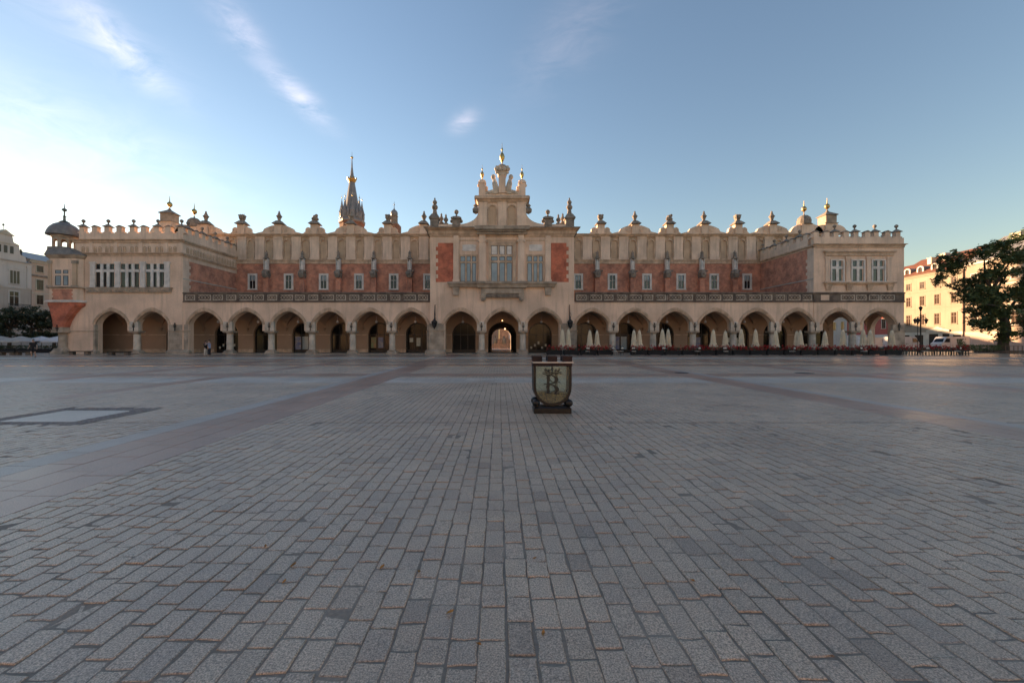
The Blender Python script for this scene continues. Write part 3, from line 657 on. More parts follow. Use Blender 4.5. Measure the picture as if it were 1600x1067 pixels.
# ---- upper hall: brick wall with windows, attic with niches, crest
HL, HR = -52.6, 52.2
m_ = MB(); m_.box(HL,HR,DH,DH+.8,7.3,13.55); m_.build('hall_wall','brick',hall)
m_ = MB(); m_.box(HL,HR,DH-.12,DH+.8,13.55,13.85); m_.tbox(HL,HR,DH-.12,DH+.8,13.85,14.02,.08); m_.build('hall_cornice','trim',hall)
m_ = MB(); m_.box(HL,HR,DH+.15,DH+.9,14.02,18.0); m_.build('attic_wall','niche',hall)
m_ = MB(); m_.box(HL,HR,DH-.06,DH+1.0,17.72,17.86); m_.tbox(HL,HR,DH-.10,DH+1.0,17.86,18.05,.16); m_.box(HL-.2,HR+.2,DH-.3,DH+1.2,18.05,18.17); m_.box(HL,HR,DH,DH+.2,14.02,14.22); m_.build('attic_cornice','trim',hall)
m_ = MB(); m_.box(HL+.1,HR-.1,DH+9,DH+9.6,7.3,18.0); m_.box(HL,HL+.6,DH+.9,DH+9,7.3,18.0); m_.box(HR-.6,HR,DH+.9,DH+9,7.3,18.0); m_.build('hall_wall','plaster',hall)
m_ = MB(); m_.ext([(DH+.9,17.6),(DH+9.1,17.6),(DH+5,18.3)],HL+.3,HR-.3,'x'); m_.build('hall_roof','lead',hall)
nm = MB(); I = rarch(0,.47,16.75,.47); O = rarch(0,.60,16.75,.62); nm.strip(I,O,-.03,.2)
for s in (-1,1): nm.box(s*.535-.065,s*.535+.065,-.03,.2,14.25,16.75); nm.box(s*.55-.09,s*.55+.09,-.06,.2,16.68,16.80)
nm.box(-.66,.66,-.05,.22,14.22,14.34); nm.box(-.12,.12,-.05,.2,17.2,17.55); nm = nm.mesh('niche','trim')
pm = MB(); pm.box(-.72,.72,0,.2,14.22,17.3); pm.box(-.78,.78,-.03,.2,17.3,17.40); pm.box(-.72,.72,-.02,.2,17.4,17.72); pm.box(-.78,.78,-.04,.2,14.222,14.5)
for k in range(9): pm.box(-.66+k*.15,-.60+k*.15,-.07,.0,17.42,17.50)
pm = pm.mesh('pilaster','plaster_pale')
x = hx(391.5); step = hx(419.95)-hx(391.5)
while x > HL+3: x -= step
while x < HR-1:
    if not (cx_(672)-1 < x*DC/DH < cx_(897)+1 and False):
        inst(nm,'niche',hall,(x,DH,0)); inst(pm,'pilaster',hall,(x+step/2,DH,0))
    x += step
# windows of the hall
def stone_window(x, z0, z1, w, y, parent, cols, rows, mat_f='white_stone', mat_g='glass', surround=.28, name='window', mull=.10, proud=.10, split=False, blind_top=False):
    f = MB(); s = surround
    if s:
        f.box(x-w/2-s,x-w/2,y-proud,y+.05,z0-s*.4,z1+s); f.box(x+w/2,x+w/2+s,y-proud,y+.05,z0-s*.4,z1+s); f.box(x-w/2,x+w/2,y-proud,y+.05,z1,z1+s); f.box(x-w/2-s-.06,x+w/2+s+.06,y-proud-.07,y+.05,z0-s*.4-.1,z0-s*.4)
    f.box(x-w/2,x+w/2,y-proud*.6,y+.05,z0-s*.4,z0)
    cw = w/cols
    for i in range(1,cols): f.box(x-w/2+i*cw-mull/2,x-w/2+i*cw+mull/2,y-proud*.55,y+.04,z0,z1)
    H = z1-z0; rz = [z0+H*r for r in rows]
    for r in rz: f.box(x-w/2,x+w/2,y-proud*.5,y+.04,r-mull/2,r+mull/2)
    o = f.build(name,mat_f,parent)
    zz = [z0]+rz+[z1]
    cells = [(x-w/2+i*cw+mull/2,x-w/2+(i+1)*cw-mull/2,zz[j]+(mull/2 if j else 0),zz[j+1]-mull/2*(j+1 < len(zz)-1)) for i in range(cols) for j in range(len(zz)-1)]
    cells = [(a if i >= len(zz)-1 else a-mull/2, b, c, d) for i,(a,b,c,d) in enumerate(cells)]
    fr = MB(); gl = MB()
    for (a,b,c,d) in cells:
        t = min(.05,(b-a)*.12)
        fr.box(a,a+t,y-.03,y,c,d); fr.box(b-t,b,y-.03,y,c,d); fr.box(a+t,b-t,y-.03,y,c,c+t); fr.box(a+t,b-t,y-.03,y,d-t,d)
        if split:
            g = MB(); g.box(a+t,b-t,y-.012,y-.003,c+t,d-t); g.build('pane',('white_stone' if blind_top and d > z1-.2 else mat_g),o)
        else: gl.box(a+t,b-t,y-.012,y-.003,c+t,d-t)
    fr.build('sash','iron' if mat_f != 'frame_white' else 'frame_white',o)
    if not split: gl.build('glass',mat_g,o)
    return o
for i,p in enumerate([395,451.3,506,561,615.3,668.8,903.4,956.8,1010.7,1063.9,1115.4,1167]):
    stone_window(hx(p),9.75,11.75,.86,DH,hall,2,[.62],surround=.30,mull=.06)
    if i%3 != 1:
        q = MB(); q.box(hx(p)-.34,hx(p)+.34,DH-.02,DH-.013,11.08,11.70); q.build('window_blind','blue_grey',hall)
# buttresses with gargoyle, statue shaft and pinnacle
bt = MB(); bt.box(-.36,.36,-.75,.0,7.3,11.1); bt.tbox(-.36,.36,-.75,.0,11.1,11.3,-.06); bt = bt.mesh('buttress','brick')
gg = MB(); gg.tbox(-.28,.28,-1.05,.05,11.3,11.7,.12); gg.tbox(-.40,.40,-1.15,.05,11.7,12.5,-.12); gg.ball((-.42,-.7,12.1),.26,8); gg.tube([(.3,-.6,12.2),(.6,-.8,12.35),(.78,-.9,12.3)],[.2,.14,.08],7); gg.ball((0,-1.1,11.9),.2,8); gg = gg.mesh('gargoyle','stone_grey')
ss = MB(); ss.lathe((0,-.55,12.5),[(.30,0),(.25,.15),(.24,.8),(.28,1.1),(.22,1.3),(.12,1.4)],10); ss.ball((0,-.55,14.02),.15,8); ss.box(-.30,-.24,-.8,-.3,12.5,14.3); ss.box(.24,.30,-.8,-.3,12.5,14.3); ss = ss.mesh('statue','white_stone')
ft = MB(); ft.sq((0,-.55,14.2),[(.32,0),(.34,.12),(.22,.16),(.15,.7),(.20,.74),(.10,.85),(.07,1.15),(.03,1.3)]); ft.box(-.24,.24,-.61,-.49,15.1,15.24); ft = ft.mesh('pinnacle','stone_grey')
for p in [419.4,475.2,531.1,586,641.4,931.8,986.4,1040.2,1094,1145]:
    b = inst(bt,'buttress',hall,(hx(p),DH,0)); inst(gg,'gargoyle',b,(hx(p),DH,0)); inst(ss,'statue',b,(hx(p),DH,0)); inst(ft,'pinnacle',b,(hx(p),DH,0))
# crest: pedestals with caps and finials, scroll walls between them
pdA = MB(); pdA.box(-.56,.56,-.1,.75,18.17,19.62); pdA = pdA.mesh('pedestal','plaster_pale')
cpA = MB(); cpA.sq((0,.32,19.62),[(.62,0),(.78,.06),(.78,.12),(.40,.55),(.34,.62)]); cpA = cpA.mesh('pedestal_cap','stone_grey')
fnA = MB(); fnA.lathe((0,.32,20.2),[(.22,0),(.26,.1),(.20,.16),(.28,.5),(.42,.72),(.44,.80),(.30,.90),(.20,1.15),(.12,1.35),(.15,1.42),(.03,1.62)],10); fnA = fnA.mesh('finial','stone_grey')
fnB = MB(); fnB.sq((0,.32,20.2),[(.30,0),(.24,.12),(.34,.45),(.36,.75),(.42,.8),(.38,.95),(.15,1.0)]); fnB.ball((-.28,.2,20.75),.18,7); fnB.ball((.28,.2,20.75),.18,7); fnB.ball((0,-.02,20.7),.2,7)
for s in (-1,0,1): fnB.tube([(s*.24,.32,21.1),(s*.32,.32,21.35)],[.09,.03],5)
fnB = fnB.mesh('finial','stone_grey')
fnC = MB(); fnC.ball((0,.32,20.75),.42,9,1.1); fnC.ball((.25,.2,21.05),.25,8); fnC.ball((-.28,.25,20.55),.28,8); fnC.ball((.32,.3,20.5),.25,8); fnC = fnC.mesh('finial','stone_grey')
vo = MB(); vo.lathe((0,0,0),[(.36,0),(.36,.08),(.27,.08),(.27,.03),(.20,.03),(.20,.09),(.10,.09),(.10,.04),(.02,.04)],18); 
vo.v = [(x,-z,y) for (x,y,z) in vo.v]; vo = vo.mesh('volute','plaster_pale')
def crest_run(pxs, first):
    kinds = []; t = first
    for p in pxs: kinds.append(t); t = 'B' if t == 'A' else 'A'
    for i,(p,k) in enumerate(zip(pxs,kinds)):
        x = hx(p); pd = inst(pdA,'pedestal',hall,(x,DH,0)); inst(cpA,'cap',pd,(x,DH,0))
        inst(fnA if k == 'A' else (fnB if i%4 < 2 else fnC),'finial',pd,(x,DH,0))
        for s in (-1,1):
            if k == 'A':
                L = 3.3; P = [(x+s*.555,18.17)]+[(x+s*(.555+L*u), 18.17+1.42*(1-u)**1.0*(1-.35*math.sin(math.pi*u)*(1 if u > .5 else -.55)) if u < 1 else 18.17) for u in [j/12 for j in range(13)]]
                P[1] = (x+s*.555,19.48)
                m_ = MB(); m_.ext(P,DH+.12,DH+.62); c = m_.build('crest_scroll','plaster_pale',hall); inst(vo,'volute',c,(x+s*1.08,DH+.12,18.95),0,(s*1.15,1,1.15))
            else:
                m_ = MB(); P = [(x+s*.555,18.17),(x+s*1.9,18.17),(x+s*1.62,18.42)]+[(x+s*(.98+.46*math.cos(a)),18.78+.46*math.sin(a)) for a in [R(q) for q in range(-20,200,18)]]+[(x+s*.555,18.8)]
                m_.ext(P,DH+.12,DH+.62); c = m_.build('crest_scroll','plaster_pale',hall); inst(vo,'volute',c,(x+s*.98,DH+.12,18.78),0,(s*1.05,1,1.05))
crest_run([319.5,376.5,434.5,491,547.8,605.7,662],'A'); crest_run([939,992.9,1046.8,1101.4,1154,1208],'B')
# gable turrets with gilt balls at both ends of the hall
def end_turret(px, round_, mt='plaster_pale', top=0.0):
    x = hx(px); b = MB(); b.box(x-.95,x+.95,DH,DH+1.7,18.17,19.9+top); t = b.build('end_turret',mt,hall)
    c = MB()
    if round_: c.lathe((x,DH+.85,19.9+top),[(1.1,0),(1.15,.1),(.95,.14),(.98,.7),(.85,1.15),(.5,1.5),(.12,1.62),(.05,1.9)],14)
    else:
        c.sq((x,DH+.85,19.9+top),[(1.0,0),(1.0,.1),(.82,.12),(.82,1.3)]); c.m = 1; c.sq((x,DH+.85,21.2+top),[(.98,0),(.98,.12),(.2,.7),(.06,1.0)])
    c.build('cap',['stone_grey' if round_ else 'stone','stone_grey'],t)
    z = 21.9+top if round_ else 22.2+top
    g = MB(); g.lathe((x,DH+.85,z),[(.05,-.4),(.06,.1),(.10,.15),(.34,.38),(.38,.62),(.28,.86),(.08,1.0),(.04,1.6),(.02,1.9)],12); g.build('gilt_ball','gilt',t,True)
    for s in (-1,1):
        m_ = MB(); m_.ext([(x+s*.95,18.17),(x+s*2.6,18.17)]+[(x+s*(.95+1.65*math.cos(a)),18.17+1.5*math.sin(a)) for a in [R(q) for q in range(10,91,10)]],DH+.2,DH+.7); m_.build('crest_scroll','plaster_pale',hall)
end_turret(258,False,top=.2); end_turret(297,True,top=-.6); end_turret(1262.8,True,top=-.2); end_turret(1299.4,False,top=-.1)

# ---- pavilion tops
def crenel(px0, px1, marks, zb, zc, zt, y, ball_z, name='merlon'):
    """parapet wall with swallow-topped merlons; every other one carries a ball finial"""
    m_ = MB(); m_.box(fx(px0),fx(px1),y,y+.5,zb,zc); m_.build('parapet','plaster_pale',hall)
    for i,(p,b) in enumerate(marks): merlon(fx(p),y,zc,zt,b,0)
ml = {}
def merlon(x, y, zc, zt, ball, rz):
    key = (round(zc,2),round(zt,2),ball)
    if key not in ml:
        H = zt-zc; b = MB(); w = .30 if ball else .34
        b.box(-w,w,.004,.496,0,H*.62); b.ext([(-w,0),(-w-.26,.0),(-w-.24,.20),(-w-.14,.10),(-w,.26)],.05,.45); b.ext([(w,0),(w+.26,.0),(w+.24,.20),(w+.14,.10),(w,.26)],.05,.45)
        b.m = 1
        if ball: b.sq((0,.25,H*.62),[(w+.13,0),(w+.13,.06),(.17,.30),(.12,.38)]); b.lathe((0,.25,H*.62+.36),[(.09,0),(.07,.2),(.16,.3),(.22,.42),(.18,.56),(.05,.66)],10)
        else: b.ext([(-w-.20,H*.62),(w+.20,H*.62),(w*.7,H*.62+.12),(0,H*.62+.24),(-w*.7,H*.62+.12)],-.03,.53)
        ml[key] = b.mesh('merlon',['plaster_pale','stone_grey'])
    o = inst(ml[key],'merlon',hall,(x,y,zc),rz); return o
def cornice(x0, x1, y, z, h, out=.25, mt='trim'):
    m_ = MB(); m_.box(x0,x1,y-out*.4,y+.3,z,z+h*.5); m_.tbox(x0,x1,y-out*.5,y+.3,z+h*.5,z+h*.85,out*.4); m_.box(x0-out*.6,x1+out*.6,y-out-.05,y+.3,z+h*.85,z+h); return m_.build('cornice',mt,hall)
# left pavilion
y = D-.05; X0, X1 = fx(118), fx(286)
m_ = MB(); m_.box(X0,X1,y,D+.9,12.9,14.2); m_.build('frieze','plaster_pale',hall)
cornice(X0,X1,y,12.5,.4,.22); cornice(X0-.3,X1,y,14.2,.42,.28)
fn_ = MB(); I = rarch(0,.13,13.55,.14,8); O = rarch(0,.20,13.55,.21,8)
for dx in (-.29,.29):
    fn_.strip([(p[0]+dx,p[1]) for p in I],[(p[0]+dx,p[1]) for p in O],-.05,.05)
    for s in (-1,1): fn_.box(dx+s*.165-.035,dx+s*.165+.035,-.05,.05,13.0,13.55)
fn_.m = 1
for dx in (-.29,.29): fn_.box(dx-.13,dx+.13,-.012,.04,13.0,13.56)
fn_ = fn_.mesh('frieze_niche',['trim','niche'])
for i,px in enumerate([134.5,153.5,171.5,191.8,210.5,230.8,249.5,270.5]):
    inst(fn_,'frieze_niche',hall,(fx(px)+.0,y,0))
for px in (143.5,182,221,260.5,283):
    m_ = MB(); m_.box(fx(px)-.22,fx(px)+.22,y-.08,y,12.903,14.2); m_.build('frieze_strip','plaster_pale',hall)
crenel(124,286,[(128,1),(148,0),(167,1),(186.4,0),(206.7,1),(224.4,0),(245,1),(263,0)],14.62,15.46,16.75,y,0)
merlon(fx(282),y,15.46,16.75,1,0)
for a,b in ((150.8,181.6),(189.7,220.2),(229,259.4)):
    stone_window((fx(a)+fx(b))/2,fz(448.7),fz(412.6),fx(b)-fx(a)-.1,y,hall,3,[.70],'white_stone','glass',surround=0,mull=.34,proud=.3)
for px in (146.7,185.6,224.6,262.5):
    m_ = MB(); m_.box(fx(px)-.31,fx(px)+.31,y-.16,y,fz(449.5),fz(412.2)); m_.box(fx(px)-.38,fx(px)+.38,y-.2,y,fz(412.2),fz(409.5)); m_.box(fx(px)-.36,fx(px)+.36,y-.19,y,fz(449.5),fz(446)); m_.build('window_pilaster','white_stone',hall)
m_ = MB(); m_.box(fx(136),fx(271),y-.36,y,fz(451),fz(449.5)); m_.tbox(fx(138.5),fx(268.5),y-.18,y,fz(457.5),fz(451),.14)
for k in range(26): m_.ball((fx(140+k*5),y-.22,fz(454.5)),.13,6,.9)
m_.build('window_sill','stone',hall)
# inner side walls of both pavilions (brick, plaster corner, frieze)
def side_wall(x, s, zt):
    a, b = (x-.5,x) if s > 0 else (x,x+.5)
    m_ = MB(); m_.box(a,b,D+.9,DH,BT,zt); o = m_.build('side_wall','brick',hall)
    q = MB(); e = .02*s; xo = x+e
    lo, hi = min(x,xo), max(x,xo)
    q.box(lo,hi,D-.04,D+1.0,BT+.9,zt)
    for k in range(12):
        z = BT+1.0+k*.42
        if k%2 == 0 and z+.4 < zt: q.box(lo,hi,D+1.0,D+1.25,z,z+.40)
    q.build('quoins','plaster_pale',o)
    f = MB(); xo = x+.07*s; f.box(min(x,xo),max(x,xo),D-.02,DH,9.55,9.68); f.build('flashing','frame_white',o)
    return o
o = side_wall(X1,1,12.0)
m_ = MB(); m_.box(X1-.5,X1+.04,D+.9,DH,12.0,12.5); m_.box(X1-.5,X1+.03,D+.9,DH,12.9,14.2); m_.box(X1-.5,X1+.03,D+.9,DH,14.62,15.46); m_.box(X1-.3,X1+.02,D-.04,D+.9,12.9,15.4); m_.build('side_frieze','plaster_pale',hall)
m_ = MB()
for z,h,e in ((12.5,.4,.22),(14.2,.42,.28)): m_.box(X1-.5,X1+e*.5,D-.05,DH,z,z+h*.5); m_.box(X1-.5,X1+e,D-.2,DH,z+h*.5,z+h)
m_.build('cornice','trim',hall)
for k in range(9): inst(fn_,'frieze_niche',hall,(X1+.03,D+1.0+k*1.17,0),R(90))
for k in range(8): merlon(X1+.02,D+1.1+k*1.25,15.46,16.75,1 if k%2 == 0 else 0,R(90))
# right pavilion
RX0 = fx(1271)+.005; side_wall(RX0,-1,13.6)
m_ = MB(); m_.box(RX0-.03,RX0+.5,D+.9,DH,13.6,14.86); m_.box(RX0,XR,D-.04,D+.45,14.0,14.86); m_.box(XR-.5,XR-.004,D+.5,DR,14.0,14.86); m_.build('parapet','plaster_pale',hall)
m_ = MB(); m_.box(RX0-.18,RX0+.3,D-.1,DH,13.75,13.85); m_.box(RX0-.26,RX0+.3,D-.1,DH,13.85,14.0); m_.build('cornice','trim',hall)
cornice(RX0,XR,D-.05,13.62,.42,.3)
for p,b in [(1275,0),(1291.7,0),(1306,1),(1322,0),(1337.5,1),(1355.5,0),(1369,1),(1387,0),(1403,1)]: merlon(fx(p),D-.04,14.86,16.05,b,0)
for k in range(8): merlon(RX0,D+1.4+k*1.25,14.86,16.05,1 if k%2 == 1 else 0,R(-90))
for k in range(9): merlon(XR-.5,D+1.6+k*2.0,14.86,16.05,1 if k%2 == 1 else 0,R(90))
y = D-.05
for a,b in ((1298.5,1316),(1330.5,1348.2),(1362.3,1380.5)):
    stone_window((fx(a)+fx(b))/2,fz(439.3),fz(407.8),fx(b)-fx(a),y,hall,2,[.66],'white_stone','glass',surround=.16,mull=.34,proud=.14)
for px in (1292,1324,1356.2,1388):
    m_ = MB(); m_.box(fx(px)-.27,fx(px)+.27,y-.11,y,fz(441),fz(405)); m_.box(fx(px)-.34,fx(px)+.34,y-.16,y,fz(405),fz(401.5)); m_.box(fx(px)-.33,fx(px)+.33,y-.15,y,fz(441),fz(438)); m_.build('window_pilaster','plaster_pale',hall)
m_ = MB(); m_.box(fx(1288),fx(1395),y-.14,y,fz(400),fz(395)); m_.box(fx(1285.5),fx(1397.5),y-.3,y,fz(394.6),fz(392.6)); m_.build('window_cornice','trim',hall)
m_ = MB(); m_.box(fx(1285.5),fx(1397.5),y-.32,y,fz(443),fz(441.2)); m_.box(fx(1288),fx(1395),y-.16,y,fz(445),fz(443)); m_.build('window_sill','trim',hall)
for px in (1293,1325,1357.4,1389):
    m_ = MB(); m_.tbox(fx(px)-.26,fx(px)+.26,y-.12,y-.001,fz(454),fz(450),.06); m_.tbox(fx(px)-.32,fx(px)+.32,y-.18,y-.001,fz(450),fz(445.1),.1); m_.build('sill_bracket','trim',hall)

# ---- corner turret on the left pavilion: column, brick corbel, oriel with window, domed lantern
TYf = 50.3; ty = TYf+2.15; tx = X_(97.5,TYf); lx, ly_ = X_(100.7,51.3), 51.3; kx, ky = X_(98.5,50.75), 50.75; tz_ = lambda py: Z_(py,TYf)
def chsq(w, c=.23): return [(-w+c*w,-w),(w-c*w,-w),(w,-w+c*w),(w,w-c*w),(w-c*w,w),(-w+c*w,w),(-w,w-c*w),(-w,-w+c*w)]
def loft(mb, rings):
    V = []; Fc = []; n = 8
    for r_ in rings:
        w,z = r_[:2]; ox,oy = r_[2:] if len(r_) > 2 else (tx,ty)
        V += [(ox+p[0],oy+p[1],z) for p in chsq(w)]
    for j in range(len(rings)-1):
        for k in range(n): Fc.append((j*n+k,j*n+(k+1)%n,(j+1)*n+(k+1)%n,(j+1)*n+k))
    Fc += [list(range(n-1,-1,-1)),[(len(rings)-1)*n+k for k in range(n)]]
    return mb.add(V,Fc)
m_ = MB(); loft(m_,[(2.15,tz_(449)),(2.15,tz_(402))]); tur = m_.build('corner_turret','plaster',hall)
m_ = MB(); mixp = lambda u: (kx+(tx-kx)*u, ky+(ty-ky)*u); loft(m_,[(.68,3.4,*mixp(0)),(.90,4.2,*mixp(.14)),(1.35,5.1,*mixp(.42)),(1.9,5.9,*mixp(.78)),(2.26,6.15),(2.26,6.5)]); m_.build('brick_corbel','brick_new',tur)
m_ = MB(); loft(m_,[(2.38,6.5),(2.46,6.56),(2.46,6.72),(2.3,6.8)])
for k in range(14): m_.box(tx-1.4+k*.2,tx-1.3+k*.2,ty-2.50,ty-2.4,6.58,6.72)
m_.build('dentil_band','white_stone',tur)
m_ = MB(); loft(m_,[(2.15,6.8),(2.15,tz_(449))]); m_.build('oriel_foot','plaster',tur)
m_ = MB(); P = [(tx-1.7,6.9),(tx+1.7,6.9)]
R_ = [(tx+1.55+(.15 if k%2 == 0 else 0),6.9+k*.27) for k in range(6) for _ in (0,)]
zz = [6.9+k*.26 for k in range(6)]; P = []
for k in range(5): e = .15 if k%2 == 0 else 0; P += [(tx+1.15+e,zz[k]),(tx+1.15+e,zz[k+1])]
for k in range(4,-1,-1): e = .15 if k%2 == 0 else 0; P += [(tx-1.15-e,zz[k+1]),(tx-1.15-e,zz[k])]
Q = [P[0]]
for p in P[1:]:
    if abs(p[0]-Q[-1][0])+abs(p[1]-Q[-1][1]) > 1e-6: Q.append(p)
m_.ext(Q,ty-2.175,ty-2.1); m_.build('brick_panel','brick',tur)
m_ = MB(); loft(m_,[(2.2,tz_(449)-.12),(2.4,tz_(449)-.02),(2.4,tz_(449)+.1),(2.2,tz_(449)+.14)]); loft(m_,[(2.16,tz_(404)),(2.3,tz_(402)),(2.42,tz_(400)),(2.42,tz_(398.7))]); m_.build('turret_cornice','stone',tur)
stone_window(tx,tz_(446),tz_(422),1.75,ty-2.15,tur,2,[.70],'plaster_pale','blue_grey',surround=.12,mull=.26,proud=.06)
for s in (-1,1):
    m_ = MB(); m_.box(tx+s*1.55-.24,tx+s*1.55+.24,ty-2.23,ty-1.5,tz_(446),tz_(412)); m_.m = 1; m_.box(tx+s*1.55-.32,tx+s*1.55+.32,ty-2.29,ty-1.5,tz_(448),tz_(446)); m_.box(tx+s*1.55-.30,tx+s*1.55+.30,ty-2.29,ty-1.5,tz_(412),tz_(407)); m_.build('turret_pilaster',['niche','stone'],tur)
m_ = MB(); loft(m_,[(2.5,tz_(398.7)),(2.5,tz_(397.5)),(1.75,tz_(390),(tx+lx)/2,(ty+ly_)/2),(1.18,tz_(385.5),lx,ly_)]); m_.build('skirt_roof','lead',tur)
m_ = MB(); zb = tz_(385.5); zt = tz_(370)
for k in range(8):
    a = 2*math.pi*(k+.5)/8; b = 2*math.pi*(k+1.5)/8; p0 = Vector((math.cos(a),math.sin(a),0))*1.15; p1 = Vector((math.cos(b),math.sin(b),0))*1.15
    u = (p1-p0).normalized(); L = (p1-p0).length; nrm = Vector((-u.y,u.x,0))
    prof = [(0,0),(L*.22,0)]+[(L/2-L*.28*math.cos(math.pi*i/8),.75+.25*math.sin(math.pi*i/8)) for i in range(9)]+[(L*.78,0),(L,0),(L,zt-zb),(0,zt-zb)]
    V = [Vector((lx,ly_,zb))+p0+u*q[0]+Vector((0,0,q[1]))+nrm*d for d in (0,.16) for q in prof]; n = len(prof)
    m_.add(V,[list(range(n)),list(range(2*n-1,n-1,-1))]+[(i,i+n,(i+1)%n+n,(i+1)%n) for i in range(n)])
m_.lathe((lx,ly_,zt-.02),[(1.2,0),(1.3,.15),(1.35,.3)],8,R(22.5)); m_.build('lantern','stone',tur)
m_ = MB(); m_.lathe((lx,ly_,zt+.25),[(1.5,0),(1.72,.08),(1.7,.2),(1.6,.6),(1.4,1.05),(1.05,1.45),(.55,1.75),(.2,1.88)],16); m_.build('dome','lead',tur,True)
m_ = MB(); m_.lathe((lx,ly_,zt+2.1),[(.55,0),(.35,.12),(.14,.25),(.12,.7),(.22,.76),(.08,.85),(.07,1.3),(.08,1.4),(.26,1.55),(.26,1.68),(.06,1.82),(.02,2.4)],10); m_.build('spire_finial','bronze',tur)
m_ = MB(); m_.box(kx-.8,kx+.8,ky-.8,ky+.8,0,.28); m_.tbox(kx-.74,kx+.74,ky-.74,ky+.74,.28,.75,-.2); m_.lathe((kx,ky,.7),[(.52,0),(.5,.1),(.45,.2),(.43,1.9),(.5,1.95),(.62,2.15)],16); m_.box(kx-.66,kx+.66,ky-.66,ky+.66,2.82,3.42); m_.box(kx-.76,kx+.76,ky-.76,ky+.76,2.72,2.84); m_.build('turret_column','stone',tur)
inst(an,'wall_anchor',tur,(kx,ky-.6,-.3))

# ---- centre block
yc = DC
m_ = MB(); m_.box(cx_(672),cx_(672)+.5,D+.9,DH,7.3,15.3); m_.box(cx_(897)-.5,cx_(897),D+.9,DH,7.3,15.3); m_.build('centre_side_wall','plaster',hall)
for (a,b,s) in ((681,708.4,-1),(860.6,888.5,1)):
    x0, x1 = cx_(a), cx_(b); z0, z1 = cz(440.8), cz(379.8); n = 10; h = (z1-z0)/n; P = [(x1,z0),(x1,z1),(x0,z1)] if s < 0 else [(x0,z1),(x0,z0)]
    t = .28; Q = []
    for k in range(n):
        e = t if k%2 else 0
        Q += [((x0+e) if s < 0 else (x1-e), z0+k*h), ((x0+e) if s < 0 else (x1-e), z0+(k+1)*h)]
    P = [(x1,z0),(x1,z1)]+Q[::-1] if s < 0 else [(x0,z1),(x0,z0)]+Q
    W = [P[0]]
    for p in P[1:]:
        if abs(p[0]-W[-1][0])+abs(p[1]-W[-1][1]) > 1e-6: W.append(p)
    m_ = MB(); m_.ext(W,yc-.015,yc+.1); m_.build('brick_panel','brick_new',hall)
for a,b,o_ in ((708.4,717,.16),(748.4,759,.34),(809,819,.34),(851.8,860.6,.16)):
    x0, x1 = cx_(a), cx_(b); m_ = MB(); m_.box(x0,x1,yc-o_,yc,cz(440),cz(381)); m_.box(x0-.08,x1+.08,yc-o_-.07,yc,cz(441),cz(437)); m_.tbox(x0,x1,yc-o_-.02,yc,cz(381),cz(376),.08); m_.box(x0+.04,x1-.04,yc-o_+.02,yc,cz(376),cz(366))
    if o_ > .2:
        for q in (x0,x1): m_.ball((q,yc-o_-.05,cz(378)),.16,8)
    m_.build('pilaster','plaster_pale',hall)
stone_window(cx_(732.3),cz(440),cz(400.5),cx_(745)-cx_(719.5),yc,hall,3,[.76],'trim','blue_grey',surround=.10,mull=.20,proud=.09,split=True)
stone_window(cx_(836.5),cz(440),cz(400.5),cx_(849)-cx_(824),yc,hall,3,[.76],'trim','blue_grey',surround=.10,mull=.20,proud=.09,split=True)
stone_window(cx_(784.5),cz(440),cz(384),cx_(801.5)-cx_(767.5),yc-.05,hall,3,[.55,.72],'trim','blue_grey',surround=.34,mull=.24,proud=.12,split=True,blind_top=True)
for a,b in ((722,744),(826,848)):
    m_ = MB(); x0, x1 = cx_(a), cx_(b); z0, z1 = cz(391), cz(383.5); m_.ext([(x0,z0),(x0+.2,z0-.12),(x1-.2,z0-.12),(x1,z0),(x1-.1,(z0+z1)/2),(x1,z1),(x1-.3,z1+.1),(x0+.3,z1+.1),(x0,z1),(x0+.1,(z0+z1)/2)],yc-.06,yc); m_.build('cartouche','white_stone',hall)
m_ = MB(); m_.box(cx_(718),cx_(747),yc-.08,yc,cz(399.4),cz(397.6)); m_.box(cx_(822),cx_(851.5),yc-.08,yc,cz(399.4),cz(397.6)); m_.box(cx_(760),cx_(809),yc-.14,yc,cz(380.5),cz(378)); m_.box(cx_(718),cx_(851),yc-.05,yc,cz(376.5),cz(375)); m_.build('string_course','trim',hall)
m_ = MB(); m_.tbox(cx_(703),cx_(866),yc-.45,yc,cz(449),cz(444.5),.18); m_.box(cx_(700),cx_(869),yc-.72,yc,cz(444.4),cz(441.3)); m_.tbox(cx_(747),cx_(822),yc-.68,yc-.004,cz(450.5),cz(444.7),.14); m_.box(cx_(745),cx_(824),yc-.95,yc,cz(444.6),cz(441.0)); m_.box(cx_(752),cx_(818),yc-.5,yc,cz(459),cz(451)); m_.build('balcony_sill','stone',hall)
m_ = MB(); m_.box(cx_(759),cx_(811),yc-.34,yc,cz(465.5),cz(459))
for k in range(18): m_.ball((cx_(761+k*2.85),yc-.36,cz(462.3)),.14,6)
m_.build('carved_frieze','stone_grey',hall)
for px in (755.5,814.5):
    m_ = MB(); m_.tbox(cx_(px)-.26,cx_(px)+.26,yc-.42,yc-.002,cz(467.5),cz(459.1),.05); m_.lathe((cx_(px),yc-.32,cz(468.3)),[(.05,-.25),(.26,-.1),(.28,.1),(.1,.25)],10); m_.build('corbel','stone',hall)
for px in (712.7,856.2):
    m_ = MB(); m_.tbox(cx_(px)-.34,cx_(px)+.34,yc-.30,yc-.002,cz(461.5),cz(449.1),.08); m_.build('corbel','stone',hall)
